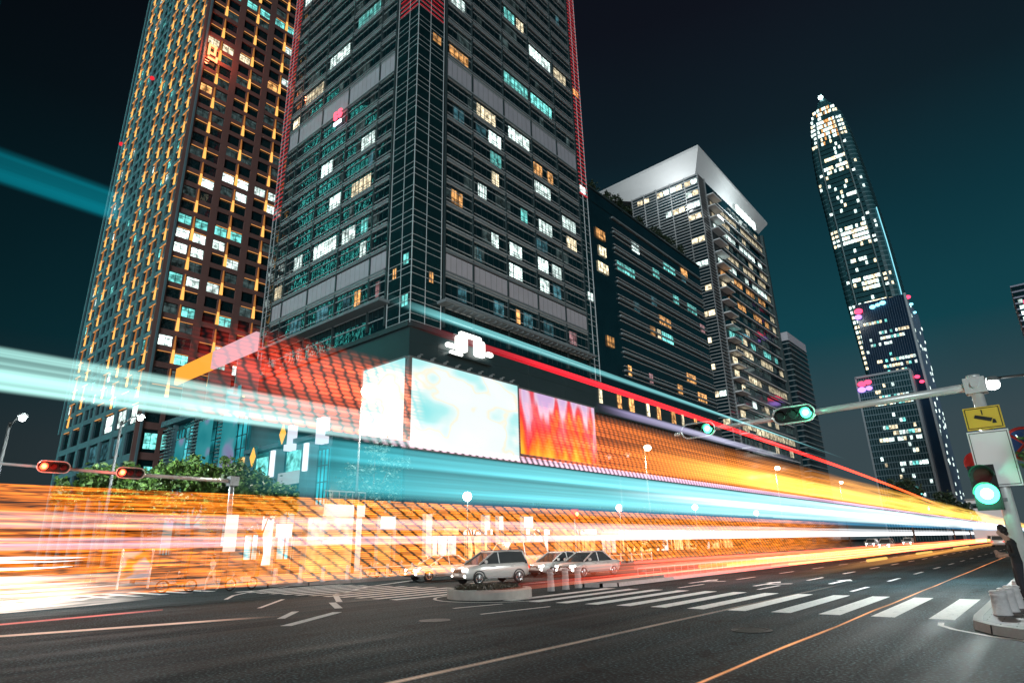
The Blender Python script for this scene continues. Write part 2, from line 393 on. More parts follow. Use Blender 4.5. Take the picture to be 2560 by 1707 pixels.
# ------------------------------------------------------------------ building kit
class Face:
    """a facade lying in an axis-aligned plane; u runs along it, d is out of the wall"""
    def __init__(s, kind, x, y):
        s.k, s.x, s.y = kind, x, y
    def p(s, u, z, d):
        return (s.x+d, s.y+u, z) if s.k == 'R' else (s.x-u, s.y-d, z)
    def box(s, mb, u0, u1, z0, z1, d0, d1, m=0):
        a = s.p(u0,z0,d0); b = s.p(u1,z1,d1)
        mb.box(a[0],b[0],a[1],b[1],a[2],b[2],m)
def lit_window(face, parent, u, z, w, h, c, d=.04, bars=(2,2), r=.05, name='lit_window'):
    b = MB()
    face.box(b, u-w/2, u+w/2, z-h/2, z+h/2, d-.03, d, 0)
    n = max(1, round(w/1.2)) if bars[0] == 0 else bars[0]
    for i in range(n+1):
        q = u-w/2+w*i/n; face.box(b, q-r, q+r, z-h/2-r, z+h/2+r, d+.002, d+.06, 1)
    for i in range(bars[1]+1):
        q = z-h/2+h*(i/bars[1] if i in (0,bars[1]) else .36); face.box(b, u-w/2, u+w/2, q-r, q+r, d+.004, d+.05, 1)
    return b.build(name, [WIN[c], DARKM], parent, loc=face.p(u, z, 0))
def many(items, parent, name, mats, cam=Vector((0,0,1.7)), keep=100):
    """items: (anchor, MB); the hundred that show largest become parts of their own, the rest one stuff part"""
    items = sorted(items, key=lambda it: (Vector(it[0])-cam).length)
    for a, b in items[:keep]: b.build(name, mats, parent, loc=a)
    if len(items) > keep:
        o = MB()
        for a, b in items[keep:]:
            n = len(o.v); o.v += b.v; o.f += [tuple(i+n for i in f) for f in b.f]; o.m += b.m
        tag(o.build(name, mats, parent), kind='stuff')

# ------------------------------------------------------------------ 1 the glass corner tower with its podium
XF, YF = -69.1, 57.6
tw = thing('glass_tower', 'dark glass corner tower wrapped in pale horizontal fins, rising behind the bright video screens', 'tower', (-92,84,0))
FR = Face('R', XF, YF); FL = Face('L', XF, YF)
core = MB(); core.box(-116.4, XF-.22, YF+.22, 111.7-.2, 35, 152); core.build('glass_wall', GLASS, tw)
bay = MB()
bay.box(XF-5.8, XF, YF, YF+6.5, 35.3, 152)
bay.build('corner_glass_bay', GLASS2, tw)
eb = MB(); eb.box(XF-2, XF-.05, YF+50.4, YF+54, 35.3, 152); eb.build('edge_glass_bay', GLASS2, tw)
eb = MB(); eb.box(-116.4, -113, YF+.05, YF+2, 35.3, 152); eb.build('edge_glass_bay', GLASS2, tw)
fins = MB(); rails = MB(); mull = MB()
k = 0
zb = 57.2
for i in range(-5, 21):
    z0 = zb+4.57*i
    for dz in (0, 1.15, 2.3):
        z = z0+dz
        if not 35.3 < z < 152: continue
        for F, w in ((FR, 6.5), (FL, 5.8)):
            F.box(rails, 0, w, z-.032, z+.032, -.02, .06)
        FR.box(rails, 50.4, 54, z-.032, z+.032, -.02, .06); FL.box(rails, 43.9, 47.3, z-.032, z+.032, -.02, .06)
    zf = z0+2.1                                       # ledge of the floor
    for F, u0, u1 in ((FR, 7.4, 50.0), (FL, 6.7, 43.6)):
        if 38 < zf < 152 and not (46.6 < zf < 48) and not 87.2 < zf < 91:
            F.box(fins, u0, u1, zf-.26, zf+.20, -.25, .02)
            F.box(rails, u0, u1, zf+.22, zf+.31, -.25, .14); F.box(rails, u0, u1, zf-.34, zf-.28, -.25, .06)
        for dz in (-1.45, -3.45):
            z = zf+dz
            if 36 < z < 152 and not (46.2 < z < 49.8) and not 86.8 < z < 91.8:
                F.box(rails, u0, u1, z-.045, z+.045, -.25, -.08)
for z in (46.1, 49.9, 86.7, 91.9):
    for F, u0, u1 in ((FR, 7.4, 50.0), (FL, 6.7, 43.6)): F.box(fins, u0, u1, z-.12, z+.12, -.25, .2)
for F, us in ((FR, (7.2,14.2,23.6,32.8,42.2,50.2)), (FL, (6.3,11.0,21.0,30.4,39.7,43.7))):
    for u in us: F.box(mull, u-.16, u+.16, 36, 152, -.25, .10)
for F, us in ((FR, (3.0,52.0)), (FL, (2.5,45.8))):
    for u in us: F.box(mull, u-.04, u+.04, 35.4, 152, -.05, .08, 1)
for u, F in ((0,FR),(6.4,FR),(5.7,FL),(53.9,FR),(47.2,FL)): F.box(mull, u-.05, u+.05, 35, 152, -.05, .10, 1)
wf = MB()
for F, u0, u1 in ((FR, 7.4, 50.0), (FL, 6.7, 43.6)):
    u = u0
    while u < u1: F.box(wf, u-.035, u+.035, 36, 152, -.21, -.15); u += 1.55
wf.build('window_frames', FRAMEM, tw)
fins.build('floor_fins', ALU, tw); rails.build('thin_rails', ALUD, tw); mull.build('mullions', [DARKM, ALUD], tw)
pj = MB()
FR.box(pj, 5.6, 49.6, 39.6, 40.1, -.6, 2.1); FL.box(pj, 5.2, 43.4, 39.6, 40.1, -.6, 2.1)
for i in range(28):
    FR.box(pj, 7.5+1.5*i, 7.6+1.5*i, 39.25, 39.58, .2, 1.9)
pj.build('projecting_ledge', ALU, tw)
for z0, z1 in ((46.3,49.7),(87.0,91.6)):              # grey plant-floor panels between the mullions
    for F, us in ((FR, (7.4,14.0,14.4,23.4,23.8,32.6,33.0,42.0,42.4,50.0)), (FL, (6.5,10.8,11.2,20.8,21.2,30.2,30.6,39.5,39.9,43.5))):
        for a, b_ in zip(us[::2], us[1::2]):
            b = MB(); F.box(b, a, b_, z0+.15, z1-.15, -.2, -.06)
            n = int((b_-a)/1.6)
            for j in range(1, n+1):
                q = a+(b_-a)*j/(n+1); F.box(b, q-.03, q+.03, z0+.15, z1-.15, -.058, -.04, 1)
            b.build('metal_panel', [PANEL, STEELD], tw)
MR = [(10.2,106.1,4.3,'w'),(26.5,116.2,3.8,'t'),(30.3,116.0,2.9,'y'),(37.5,111.5,8.6,'w'),(45.4,110.9,5.4,'y'),(28.2,98.1,8.6,'t'),(37.2,98.1,8.2,'t'),(10.6,93.9,5.5,'a'),(18.3,83.9,5.9,'y'),(28.6,83.7,7.3,'w'),(20.8,79.5,4.0,'w'),(21.0,74.3,3.5,'t'),(20.7,69.8,2.3,'y'),(34.8,78.3,3.3,'a'),(39.2,78.7,2.3,'a'),(36.2,74.9,6.0,'w'),(16.9,65.5,2.6,'w'),(10.2,60.4,3.1,'a'),(29.4,65.0,2.3,'t'),(36.6,65.4,4.9,'w'),(45.6,70.3,5.5,'w'),(26.4,56.5,4.0,'w'),(26.2,51.8,4.2,'w'),(35.2,56.4,3.7,'w'),(39.9,55.9,3.6,'w'),(35.4,51.9,3.4,'w'),(39.6,52.1,3.0,'b'),(46.2,65.2,4.0,'y'),(20.3,56.3,2.2,'w'),(26.5,42.5,1.4,'a'),(44.5,42.2,2.9,'p'),(11.5,43.0,2.3,'b'),(21.0,43.2,3.0,'b'),(29.5,43.0,3.0,'b'),(36,43,3.4,'b')]
ML = [(25.8,101.2,7.6,'w'),(15.8,105.5,8.1,'t'),(34.8,96.3,7.3,'y'),(41.3,95.0,3.4,'y'),(13.8,74.5,4.4,'w'),(27.3,73.4,4.3,'w'),(15.2,65.3,6.2,'y'),(23.6,65.0,3.9,'w'),(41.6,128.7,3.5,'w'),(25.9,56.0,8.0,'w'),(18.2,56.2,4.4,'w'),(13.4,56.0,2.2,'t'),(35.2,55.4,3.2,'w'),(13.5,51.8,1.9,'w'),(42.0,51.3,3.0,'y'),(14.3,42.6,1.9,'a'),(8.7,42.7,1.3,'p'),(17.5,42.8,2.2,'b'),(25,42.8,4.,'b'),(34,42.8,4,'b')]
def snap(z):                                          # middle of the storey that contains z
    i = round((z-57.2-.05-2.3+2.285+2.3)/4.57-.5+.0)
    zf = 57.2+4.57*math.floor((z-59.3)/4.57)+2.1
    return zf+2.15
for F, lst in ((FR, MR), (FL, ML)):
    for u, z, w, c in lst: lit_window(F, tw, u, snap(z), w*.96, 2.9, c, -.17, (0,2))
dr = random.Random(31)
for F, umax in ((FR, 50), (FL, 43)):
    for _ in range(40):
        u = dr.uniform(9, umax-2); z = snap(dr.uniform(50, 140)); w = dr.choice((1.4,1.4,2.9,4.4))
        if not (45.5 < z < 50.5 or 86 < z < 92.5): lit_window(F, tw, u, z, w, 2.9, dr.choice('ddddb'), -.18, (0,2))
for F, u, z, w, c in ((FR,4.6,93.4,2.2,'a'),(FR,52,82.6,2.4,'w'),(FR,52.2,55,2.2,'w'),(FL,4.1,44.4,1.0,'a'),(FR,4.2,43.9,1.0,'a'),(FL,1.3,46.2,1.4,'t'),(FL,1.3,39,1.6,'t'),(FR,52,110.8,2.4,'a')):
    lit_window(F, tw, u, z, w, 2.0, c, .03, (2,2))
for nm, F, u0, u1, za, zt in (('red_led_string',FR,.2,6.2,98,150),('red_led_string',FL,.2,5.2,98,150),('red_led_string',FR,50.6,53.8,82,150),('red_led_string',FL,43.9,47.1,70,150)):
    b = MB()
    for i in range(-4, 21):
        for dz in (0,1.15,2.3,3.4):
            z = zb+4.57*i+dz+.13
            if za < z < zt:
                u = u0
                while u < u1: F.box(b, u, u+.13, z-.05, z+.05, .1, .2); u += .34
    tag(b.build(nm, LEDR, tw), kind='stuff')
b = MB(); FR.box(b, 50.6, 53.8, 81.2, 81.32, .1, .2); b.build('red_led_string', LEDR, tw)
# glowing sign on the left face (unreadable in the photograph: two round red figures over a white glow)
b = MB()
for du in (-.75, .75):
    FL.box(b, 23.6+du-.45, 23.6+du+.45, 85.0, 85.25, .5, .8); FL.box(b, 23.6+du-.45, 23.6+du+.45, 86.5, 86.75, .5, .8)
    FL.box(b, 23.6+du+.25, 23.6+du+.5, 85.25, 86.5, .5, .8); FL.box(b, 23.6+du-.5, 23.6+du-.25, 85.2, 85.9, .5, .8)
FL.box(b, 22.4, 24.9, 83.6, 84.3, .45, .7, 1)
b.build('red_sign', [emis('sign_red', (1.,.06,.10), 4), emis('sign_lilac', (.8,.75,1.), 3)], tw)
# podium
pd = MB(); pd.box(-116.4, XF-.12, YF+.12, 176, 0, 35.05)
pd.build('podium_wall', PODW, tw)
pt = MB()
for i in range(10):
    FR.box(pt, 6+11.5*i, 6.06+11.5*i, 29.3, 35, -.12, -.08)
for z in (32.2,): FR.box(pt, 0, 118, z, z+.05, -.12, -.07)
FR.box(pt, 51, 118, 28.2, 29.6, -.1, .5); FR.box(pt, 0, 118, 34.4, 35.2, -.1, .35); FL.box(pt, 0, 47, 34.4, 35.2, -.1, .35)
for i in range(40):
    FR.box(pt, 52+1.6*i, 52.2+1.6*i, 16.5, 28.2, -.1, .12)
pt.build('podium_trim', DARKM, tw)
for i in range(8):
    lit_window(FR, tw, 53.5+6.6*i+(1.2 if i % 2 else 0), 32.2-.0*i, 1.5+.5*(i % 3), 3.2, 'a' if i % 3 else 'y', -.05, (0,2))
# shops at street level: lit fronts between piers
for i in range(15):
    u = 4+7.5*i
    b = MB(); FR.box(b, u+.5, u+6.2, .3, 3.6, -.1, .02, 0); FR.box(b, u+.3, u+6.4, 3.75, 4.7, -.1, .3, 1)
    for q in (.5,2.3,4.2,6.1): FR.box(b, u+q, u+q+.1, .3, 3.6, .02, .1, 2)
    b.build('shop_front', [SHOPY if i % 3 else SHOPW, SHOPW if i % 2 else SHOPY, DARKM], tw)
# video screens
def screenmat(name, bands, scale, st, vert=0., seed=0., fine=110.):
    m, nt, N, L = newmat(name)
    out = N('ShaderNodeOutputMaterial'); e = N('ShaderNodeEmission'); tc = N('ShaderNodeTexCoord'); mp = N('ShaderNodeMapping')
    mp.inputs['Scale'].default_value = scale; mp.inputs['Location'].default_value = (seed,seed*.7,seed*.3)
    no = N('ShaderNodeTexNoise'); no.inputs['Scale'].default_value = 1; no.inputs['Detail'].default_value = 2.; no.inputs['Roughness'].default_value = .35
    L(tc.outputs['Object'], mp.inputs['Vector']); L(mp.outputs[0], no.inputs['Vector'])
    sp = N('ShaderNodeSeparateXYZ'); L(tc.outputs['Object'], sp.inputs[0])
    mr = N('ShaderNodeMapRange'); mr.inputs['From Min'].default_value = -6; mr.inputs['From Max'].default_value = 6; mr.inputs['To Min'].default_value = -vert; mr.inputs['To Max'].default_value = vert
    L(sp.outputs['Z'], mr.inputs['Value'])
    a = N('ShaderNodeMath'); a.operation = 'ADD'; L(no.outputs['Fac'], a.inputs[0]); L(mr.outputs[0], a.inputs[1])
    cr = N('ShaderNodeValToRGB'); L(a.outputs[0], cr.inputs['Fac'])
    cr.color_ramp.elements[0].position = bands[0][0]; cr.color_ramp.elements[0].color = (*bands[0][1],1)
    cr.color_ramp.elements[1].position = bands[-1][0]; cr.color_ramp.elements[1].color = (*bands[-1][1],1)
    for p_, c_ in bands[1:-1]:
        q = cr.color_ramp.elements.new(p_); q.color = (*c_,1)
    L(cr.outputs['Color'], e.inputs['Color']); e.inputs['Strength'].default_value = st
    L(e.outputs[0], out.inputs[0]); return m
SCR1 = screenmat('screen_picture_bright', [(.22,(1.,1.,1.)),(.455,(.93,1.,1.)),(.475,(1.,.95,.74)),(.495,(.86,1.,.98)),(.58,(.50,.93,.92)),(.82,(.24,.82,.84))], (.1,.13,.22), 1.0, .16, 1.3)
SCR2 = screenmat('screen_picture_flames', [(.22,(1.,.50,.04)),(.38,(1.,.18,.02)),(.50,(.85,.04,.05)),(.60,(.75,.10,.14)),(.70,(.75,.55,.72)),(.82,(.62,.42,.70))], (.3,.32,.10), 1.1, .24, 5.2)
sv = thing('video_screen', 'huge bright white and aqua corner video screen folded around the podium corner', 'screen', (XF,YF,15.7))
b = MB(); FR.box(b, 0.35, 24.8, 15.9, 29.2, .35, .55); b.build('right_screen_panel', SCR1, sv, loc=(XF,YF+12.4,22.5))
b = MB(); FL.box(b, 0.35, 10.4, 15.9, 29.2, .35, .55); b.build('left_screen_panel', SCR1, sv, loc=(XF-5,YF,22.5))
b = MB()
FR.box(b, -.3, 25, 29.2, 29.5, -.1, .6); FR.box(b, -.3, 25, 15.5, 15.85, -.1, .7); FR.box(b, 24.83, 25.2, 15.5, 29.5, -.1, .6)
FL.box(b, .1, 10.6, 29.2, 29.5, -.1, .57); FL.box(b, .1, 10.6, 15.5, 15.85, -.1, .67); FL.box(b, 10.43, 10.8, 15.5, 29.5, -.1, .6)
FR.box(b, -.28, .3, 15.9, 29.2, -.1, .5)
for i in range(9): FR.box(b, 1.5+2.7*i, 1.6+2.7*i, 29.5, 29.9, .2, 1.0); FR.box(b, 1.45+2.7*i, 1.75+2.7*i, 29.8, 29.95, .9, 1.3)
b.build('frame', STEELD, sv)
sv2 = thing('video_screen', 'second video screen further along the podium showing orange flames under violet streaks', 'screen', (XF,YF+37,17))
b = MB(); FR.box(b, 25.6, 49.8, 17.2, 28.9, .15, .4); b.build('screen_panel', SCR2, sv2, loc=(XF,YF+37,22.5))
b = MB(); FR.box(b, 25.3, 50.1, 28.9, 29.2, -.1, .5); FR.box(b, 25.3, 50.1, 16.9, 17.2, -.1, .5); FR.box(b, 49.82, 50.1, 17.2, 28.9, -.1, .45); b.build('frame', STEELD, sv2)
# white glowing sign above the screens (lettering not readable in the photograph)
b = MB()
sg = thing('rooftop_sign', 'white glowing sign of rounded panels fixed to the dark podium band above the bright screen', 'sign', (XF,YF+14,33))
def rbox(F, mb, u, z, w, h, d0, d1, r=.5):
    r = min(r, w/2, h/2); pts = []
    for cx, cz, a0 in ((u+w/2-r,z-h/2+r,-PI/2),(u+w/2-r,z+h/2-r,0),(u-w/2+r,z+h/2-r,PI/2),(u-w/2+r,z-h/2+r,PI)):
        for k in range(5): pts.append((cx+r*math.cos(a0+k*PI/8), cz+r*math.sin(a0+k*PI/8)))
    mb.prism(pts, lambda a,c,d: F.p(a,c,d), d0, d1)
SGM = emis('sign_white', (1.,1.,.93), 3.2)
for u, z, w, h in ((10.6,33.8,2.6,2.6),(14.9,33.9,2.5,2.9),(12.7,35.6,5.2,.7),(8.2,33.0,2.2,.7),(17.4,33.4,1.6,.8),(9.4,31.9,2.8,.6)):
    b = MB(); rbox(FR, b, u, z, w, h, .4, .8); b.build('glowing_panel', SGM, sg)
b = MB(); FR.box(b, 8, 18, 31.5, 31.7, -.1, .7); b.build('rail', DARKM, sg)

lt = thing('light_show_tower', 'tower outlined in teal light lines, seen mirrored in the corner tower glass', 'tower', (-216,-8,0))
b = MB(); b.box(-228,-210,-34,11,0,215); b.build('glass_wall', GLASSN, lt)
TEALL = emis('teal_led_line', (.12,.95,.85), 9, False)
for k in range(9):
    y = -32+5.1*k; b = MB(); rq = random.Random(k)
    b.tube([(-209.6, y+rq.uniform(-2.2,2.2), 8+9*j) for j in range(23)], .32, 4); b.build('teal_light_line', TEALL, lt)
# ------------------------------------------------------------------ 2 the slab beside it
sb = thing('office_slab', 'lower dark slab block with close horizontal fins and roof plants, joined to the glass tower', 'building', (-85,143,35))
b = MB(); b.box(-100, XF-.35, 111.8, 175.6, 35.1, 81.5); b.box(-100, XF-.2, 111.8, 175.8, 81.5, 85); b.build('glass_wall', GLASSN, sb)
fins = MB(); rails = MB()
FS = Face('R', XF, 111.8)
for i in range(-4, 6):
    z = 57.4+4.55*i+1.1
    if z < 80:
        FS.box(fins, 11.0, 63.7, z-.20, z+.16, -.4, .12); FS.box(rails, 11.0, 63.7, z+.165, z+.24, -.4, .16)
        for dz in (-1.1, 1.15): FS.box(rails, 11.0, 63.7, z+dz-.045, z+dz+.045, -.4, -.1)
FS.box(fins, 11.0, 63.7, 80.6, 81.0, -.4, .15)
fins.build('floor_fins', ALU, sb); rails.build('thin_rails', ALUD, sb)
b = MB(); FS.box(b, 0, 63.9, 85, 85.4, -.9, .1); b.build('parapet', DARKM, sb)
for u, z, w, c in [(5.2,69.0,3.3,'y'),(4.9,64.5,4.7,'y'),(5.6,46.1,3.2,'a'),(4.8,73.5,4.4,'a'),(22.4,76.3,4,'w'),(13.5,67.9,3.4,'t'),(17.9,67.9,5.2,'t'),(33,72.5,3.8,'t'),(41.9,76.9,7.4,'t'),(52,79.0,4.5,'a'),(44,68,3.5,'t'),(54.5,68,6.4,'t'),(35.4,58.9,6.9,'a'),(27.5,54.3,2.9,'a'),(31,54.3,2.1,'y'),(35.8,54.3,6.6,'t'),(60.5,63.4,3.2,'p'),(13.6,40.8,1.7,'a'),(48,45.3,6,'a'),(54,40.8,6,'a'),(40,40.8,3,'a'),(24,40.8,2,'p'),(51,76.9,3,'b'),(30,63.4,3,'b'),(20,58.9,3,'b')]:
    lit_window(FS, sb, u, z, w, 2.6, c, (-.30 if u > 10 else -.16), (0,2))

# ------------------------------------------------------------------ 3 office block under the white roof
wb = thing('office_block', 'office block with white balcony soffits under a sharp white overhanging roof', 'building', (-82,216,0))
X3, Y3, Y3b = -69.1, 184.8, 247.5
b = MB(); b.box(-95, X3-.3, Y3+.3, Y3b, 0, 124.5); b.box(X3-4, X3-.1, Y3+.1, Y3+5.2, 0, 124.4); b.build('glass_wall', GLASSN, wb)
F3 = Face('R', X3, Y3); F3L = Face('L', X3, Y3)
lou = MB(); bal = MB(); ban = MB()
z = 30.
while z < 124.5:
    F3L.box(lou, 0, 26, z, z+.28, -.35, .22); F3.box(lou, 0, 5.4, z, z+.28, -.35, .22); z += 1.13
for u in (0,5,10.5,16,21,26): F3L.box(lou, u-.09, u+.09, 30, 124.5, -.2, .3)
F3.box(lou, 5.3, 5.55, 30, 124.5, -.2, .32)
for i in range(22):
    z = 29+4.47*i
    if z > 121: break
    F3.box(bal, 6.2, 13.6, z-.22, z+.14, -.35, 2.4); F3.box(bal, 13.62, 61.5, z-.12, z+.16, -.35, .55)
    F3.box(ban, 8.0, 13.4, z+.15, z+1.2, 2.1, 2.2); F3.box(ban, 13.62, 61.5, z+.17, z+1.3, -.35, .2)
    F3.box(ban, 13.62, 61.5, z-.75, z-.13, -.35, .2)
bal.build('balcony_slabs', SOFF, wb); lou.build('louvres', LOUV, wb); ban.build('balcony_fronts', GLASSN, wb)
b = MB()
F3.box(b, 61.6, 63.2, 0, 124, -.2, .9); b.build('end_pier', DARKM, wb)
items = []
rr = random.Random(11)
for i in range(22):
    z = 29+4.47*i
    if z > 119: break
    run = rr.choice(['w','y','w','d','d','d','w','d','t','d'])
    if i in (11,13): run = 'a'
    if i in (19,): run = 'y'
    for j in range(13):
        u = 9.6+4.0*j
        if u > 60: continue
        c = run if rr.random() < .72 else 'd'
        if rr.random() < .12: c = 'y'
        w = MB(); F3.box(w, u, u+3.6, z+1.5, z+3.6, -.28, -.2, 0)
        for q in (0,.9,1.8,2.7,3.6): F3.box(w, u+q-.06, u+q+.06, z+1.5, z+3.6, -.19, -.1, 1)
        if c == 'd' and rr.random() < .55: continue
        items.append((F3.p(u+1.8, z+2.5, 0), w, c))
for c in 'aywdt':
    sel = [(a, w) for a, w, cc in items if cc == c]
    many(sel, wb, 'lit_window', [WIN[c], DARKM], keep=20)
for i in range(22):                                   # windows between the louvres on the narrow end
    z = 31.2+4.47*i
    if z > 121: break
    for j, u in enumerate((.4,2.8,6.0,8.4,11.0,13.5,16.4,19,21.6)):
        pr = .85 if (i == 20 or (i == 18 and u < 14) or (u < 5 and i % 2)) else .08
        if rr.random() < pr:
            w = MB(); F3L.box(w, u, u+2.1, z, z+1.8, .225, .25); w.build('lit_window', WIN['y' if rr.random() < .6 else 'w'], wb, loc=F3L.p(u+1, z+1, 0))
# roof: a wedge that sweeps up to the corner tip
b = MB()
tip = (X3+2.6, Y3-2.5, 133.5); rgt = (X3+2.6, Y3b+3, 131.0); lft = (-112, Y3-2.5, 132.0); bck = (-112, Y3b+3, 131)
top = [tip, rgt, bck, lft]
b.face([tip, rgt, bck, lft][::-1])
b.face([(p[0],p[1],p[2]-.9) for p in top][::1])
for i in range(4):
    p, q = top[i], top[(i+1)%4]; b.face([p, q, (q[0],q[1],q[2]-.9), (p[0],p[1],p[2]-.9)])
inn = [(X3-1.5,Y3+1.5,124.3),(X3-1.5,Y3b-1,124.3),(-95,Y3b-1,124.3),(-95,Y3+1.5,124.3)]
for i in range(4):
    p, q = top[i], top[(i+1)%4]; a, c = inn[i], inn[(i+1)%4]
    b.face([(p[0],p[1],p[2]-.95),(q[0],q[1],q[2]-.95),c,a])
b.build('roof', WHITE, wb)
b = MB()
for i in range(5): F3.box(b, 32+4.2*i, 34.6+4.2*i, 122.0, 125.2, 1.2, 1.7)
b.build('roof_sign', emis('roof_sign_light', (.85,1.,.95), 3.0), wb)
l = point('roof_floodlight', (X3+7, Y3+26, 119), 6000, (.9,1,1), 1.5)
point('roof_floodlight', (X3-8, Y3-9, 118), 6000, (.95,1,1), 1.5)

sm = thing('far_tower', 'narrow pale-topped far tower half hidden behind the white-roofed office block', 'tower', (-70,262,0))
b = MB(); b.box(-74, -66.6, 251, 275, 0, 78); b.build('glass_wall', GLASSN, sm)
b = MB(); b.box(-74.2, -66.4, 250.8, 275.2, 78, 81.5); b.build('crown', PANEL, sm)
b = MB()
for i in range(34): b.box(-74.1, -66.3, 250.9, 275.1, 4+2.2*i, 4.4+2.2*i)
b.build('floor_bands', ALU, sm)

# ------------------------------------------------------------------ 4 the gold-lit tower on the left
gt = thing('residential_tower', 'tall grid tower on the left striped with glowing golden light washes and lit windows', 'tower', (-159,70,0))
X4, Y4 = -132.9, 43.5
G4R = Face('R', X4, Y4); G4L = Face('L', X4, Y4)
b = MB(); b.box(-186, X4-.36, Y4+.36, 92, 0, 176); b.build('glass_wall', GLASS, gt)
wr = MB(); wl = MB()
ZB, FH = 32.0, 3.57
nfl = 40
def gridface(F, mb, u1, per, first, lowz):
    n = int((u1-first)/per)
    for k in range(n+1):                              # wide piers
        u = first+per*k
        F.box(mb, u-.75, u+.75, 0, 176, -.4, 0)
        F.box(mb, u+per/2-.42, u+per/2+.42, lowz, 176, -.4, -.08)
    for i in range(nfl+1):
        z = ZB+FH*i
        F.box(mb, -.02, u1, z-.55, z+.62, -.4, -.04)
    for z in (20.5, 26.5): F.box(mb, -.02, u1, z-.7, z+.7, -.4, -.04)
gridface(G4R, wr, 46, 8.0, .0, 0)
gridface(G4L, wl, 53, 7.5, .35, 32)
wr.build('right_wall_grid', CONC, gt); wl.build('left_wall_grid', CONCT, gt)
fi = []; so_ = []
for F, per, first, n in ((G4R, 8.0, 0., 6), (G4L, 7.5, .35, 7)):
    for k in range(n):
        uc = first+per*k+per/2
        if F is G4L and k == 4: continue
        for i in range(0, nfl, 2):
            ii = i+(1 if (k % 2) else 0)
            z = ZB+FH*ii+.7
            w = MB()
            q = lambda u, zz, d: F.p(u, zz, d)
            h1, h2 = 2.9, 6.0
            ks = 1. if F is G4R else .85
            for (za, zb_, wa, wb_, mm_) in ((0,h1,.34*ks,.22*ks,0),(h1,h2,.22*ks,.08*ks,1)):
                w.loft([[q(uc-wa,z+za,-.08),q(uc+wa,z+za,-.08),q(uc+wa,z+za,.22*ks),q(uc-wa,z+za,.22*ks)],[q(uc-wb_,z+zb_,-.08),q(uc+wb_,z+zb_,-.08),q(uc+wb_,z+zb_,.12),q(uc-wb_,z+zb_,.12)]], mm_)
            fi.append((F.p(uc, z, 0), w))
        for i in range(nfl):
            z = ZB+FH*i-.62
            hw = per/2-.95 if F is G4R else 1.9
            w = MB(); F.box(w, uc-hw, uc+hw, z-.05, z+.04, -.12, .03 if F is G4R else .10)
            if i % 2 == (k+1) % 2 or F is G4L: so_.append((F.p(uc, z, 0), w))
many(fi, gt, 'gold_light_wash', [GOLD, GOLDD], keep=100)  # light wash on the fins shaped as glowing wedges, upper half dimmer
many(so_, gt, 'gold_soffit_strip', [GOLDS], keep=100)
rr = random.Random(5)
its = {c: [] for c in WIN}
for F, per, first, n in ((G4R, 8.0, 0., 6), (G4L, 7.5, .35, 7)):
    for i in range(nfl):
        for k in range(n):
            for s in (0, 1):
                u0 = first+per*k+.8+(s*(per/2-.38)); u1 = u0+per/2-1.25
                c = None
                if F is G4R:
                    if i in (11,) and k < 2: c = 't'
                    elif i in (10,9) and k < 2 and rr.random() < .75: c = 'w'
                    elif i == 30 and k < 3: c = 't'
                    elif i == 25 and k == 0: c = 'y'
                    elif i in (15,14) and rr.random() < .4: c = 'w'
                    elif i in (2,3,5,7) and k < 2 and rr.random() < .55: c = 'w' if rr.random() < .7 else 't'
                    elif rr.random() < .07: c = rr.choice('wytaw')
                    elif rr.random() < .25: c = 'd'
                else:
                    if rr.random() < .09: c = rr.choice('wtwtt')
                    elif rr.random() < .12: c = 'd'
                if not c: continue
                z = ZB+FH*i
                w = MB(); F.box(w, u0, u1, z+.75, z+2.85, -.34, -.30, 0)
                for q in (u0, (u0+u1)/2, u1): F.box(w, q-.05, q+.05, z+.75, z+2.85, -.295, -.22, 1)
                F.box(w, u0, u1, z+2.15, z+2.25, -.29, -.23, 1)
                its[c].append((F.p((u0+u1)/2, z+1.8, 0), w))
for c in its:
    if its[c]: many(its[c], gt, 'lit_window', [WIN[c], DARKM], keep=18)
for z, c in ((23.5,'b'),(29.3,'t'),(29.3,'w'),(16,'b')):
    for k in range(3): lit_window(G4L, gt, 4.2+7.5*(k+(1 if c == 'b' else 0)), z, 4.5, 3.6, c, -.3, (2,2))
for u, z in ((2.4,23.5),(5.6,23.5),(3.2,17)): lit_window(G4R, gt, u, z, 2.4, 3.2, 't', -.3, (2,2))
b = MB()  # glowing strokes imitate an orange-red reflection in the tower windows
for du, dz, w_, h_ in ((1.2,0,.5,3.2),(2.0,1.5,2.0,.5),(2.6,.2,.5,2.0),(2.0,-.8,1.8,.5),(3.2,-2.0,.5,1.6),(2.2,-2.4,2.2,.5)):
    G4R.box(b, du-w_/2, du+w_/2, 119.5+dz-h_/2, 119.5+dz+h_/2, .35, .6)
b.build('red_window_reflection', emis('painted_reflection', (1.,.30,.12), 3.2), gt)
point('added_wall_lamp', (X4+2.6, Y4+2.2, 119), 2600, (1,.18,.08), .6)  # added lamp, reddens the wall around the imitated reflection
for q_ in ((53.2,118,.2),(35,131,.4)):
    b = MB(); b.ball(G4L.p(*q_), .6); b.build('red_beacon', LEDR, gt)

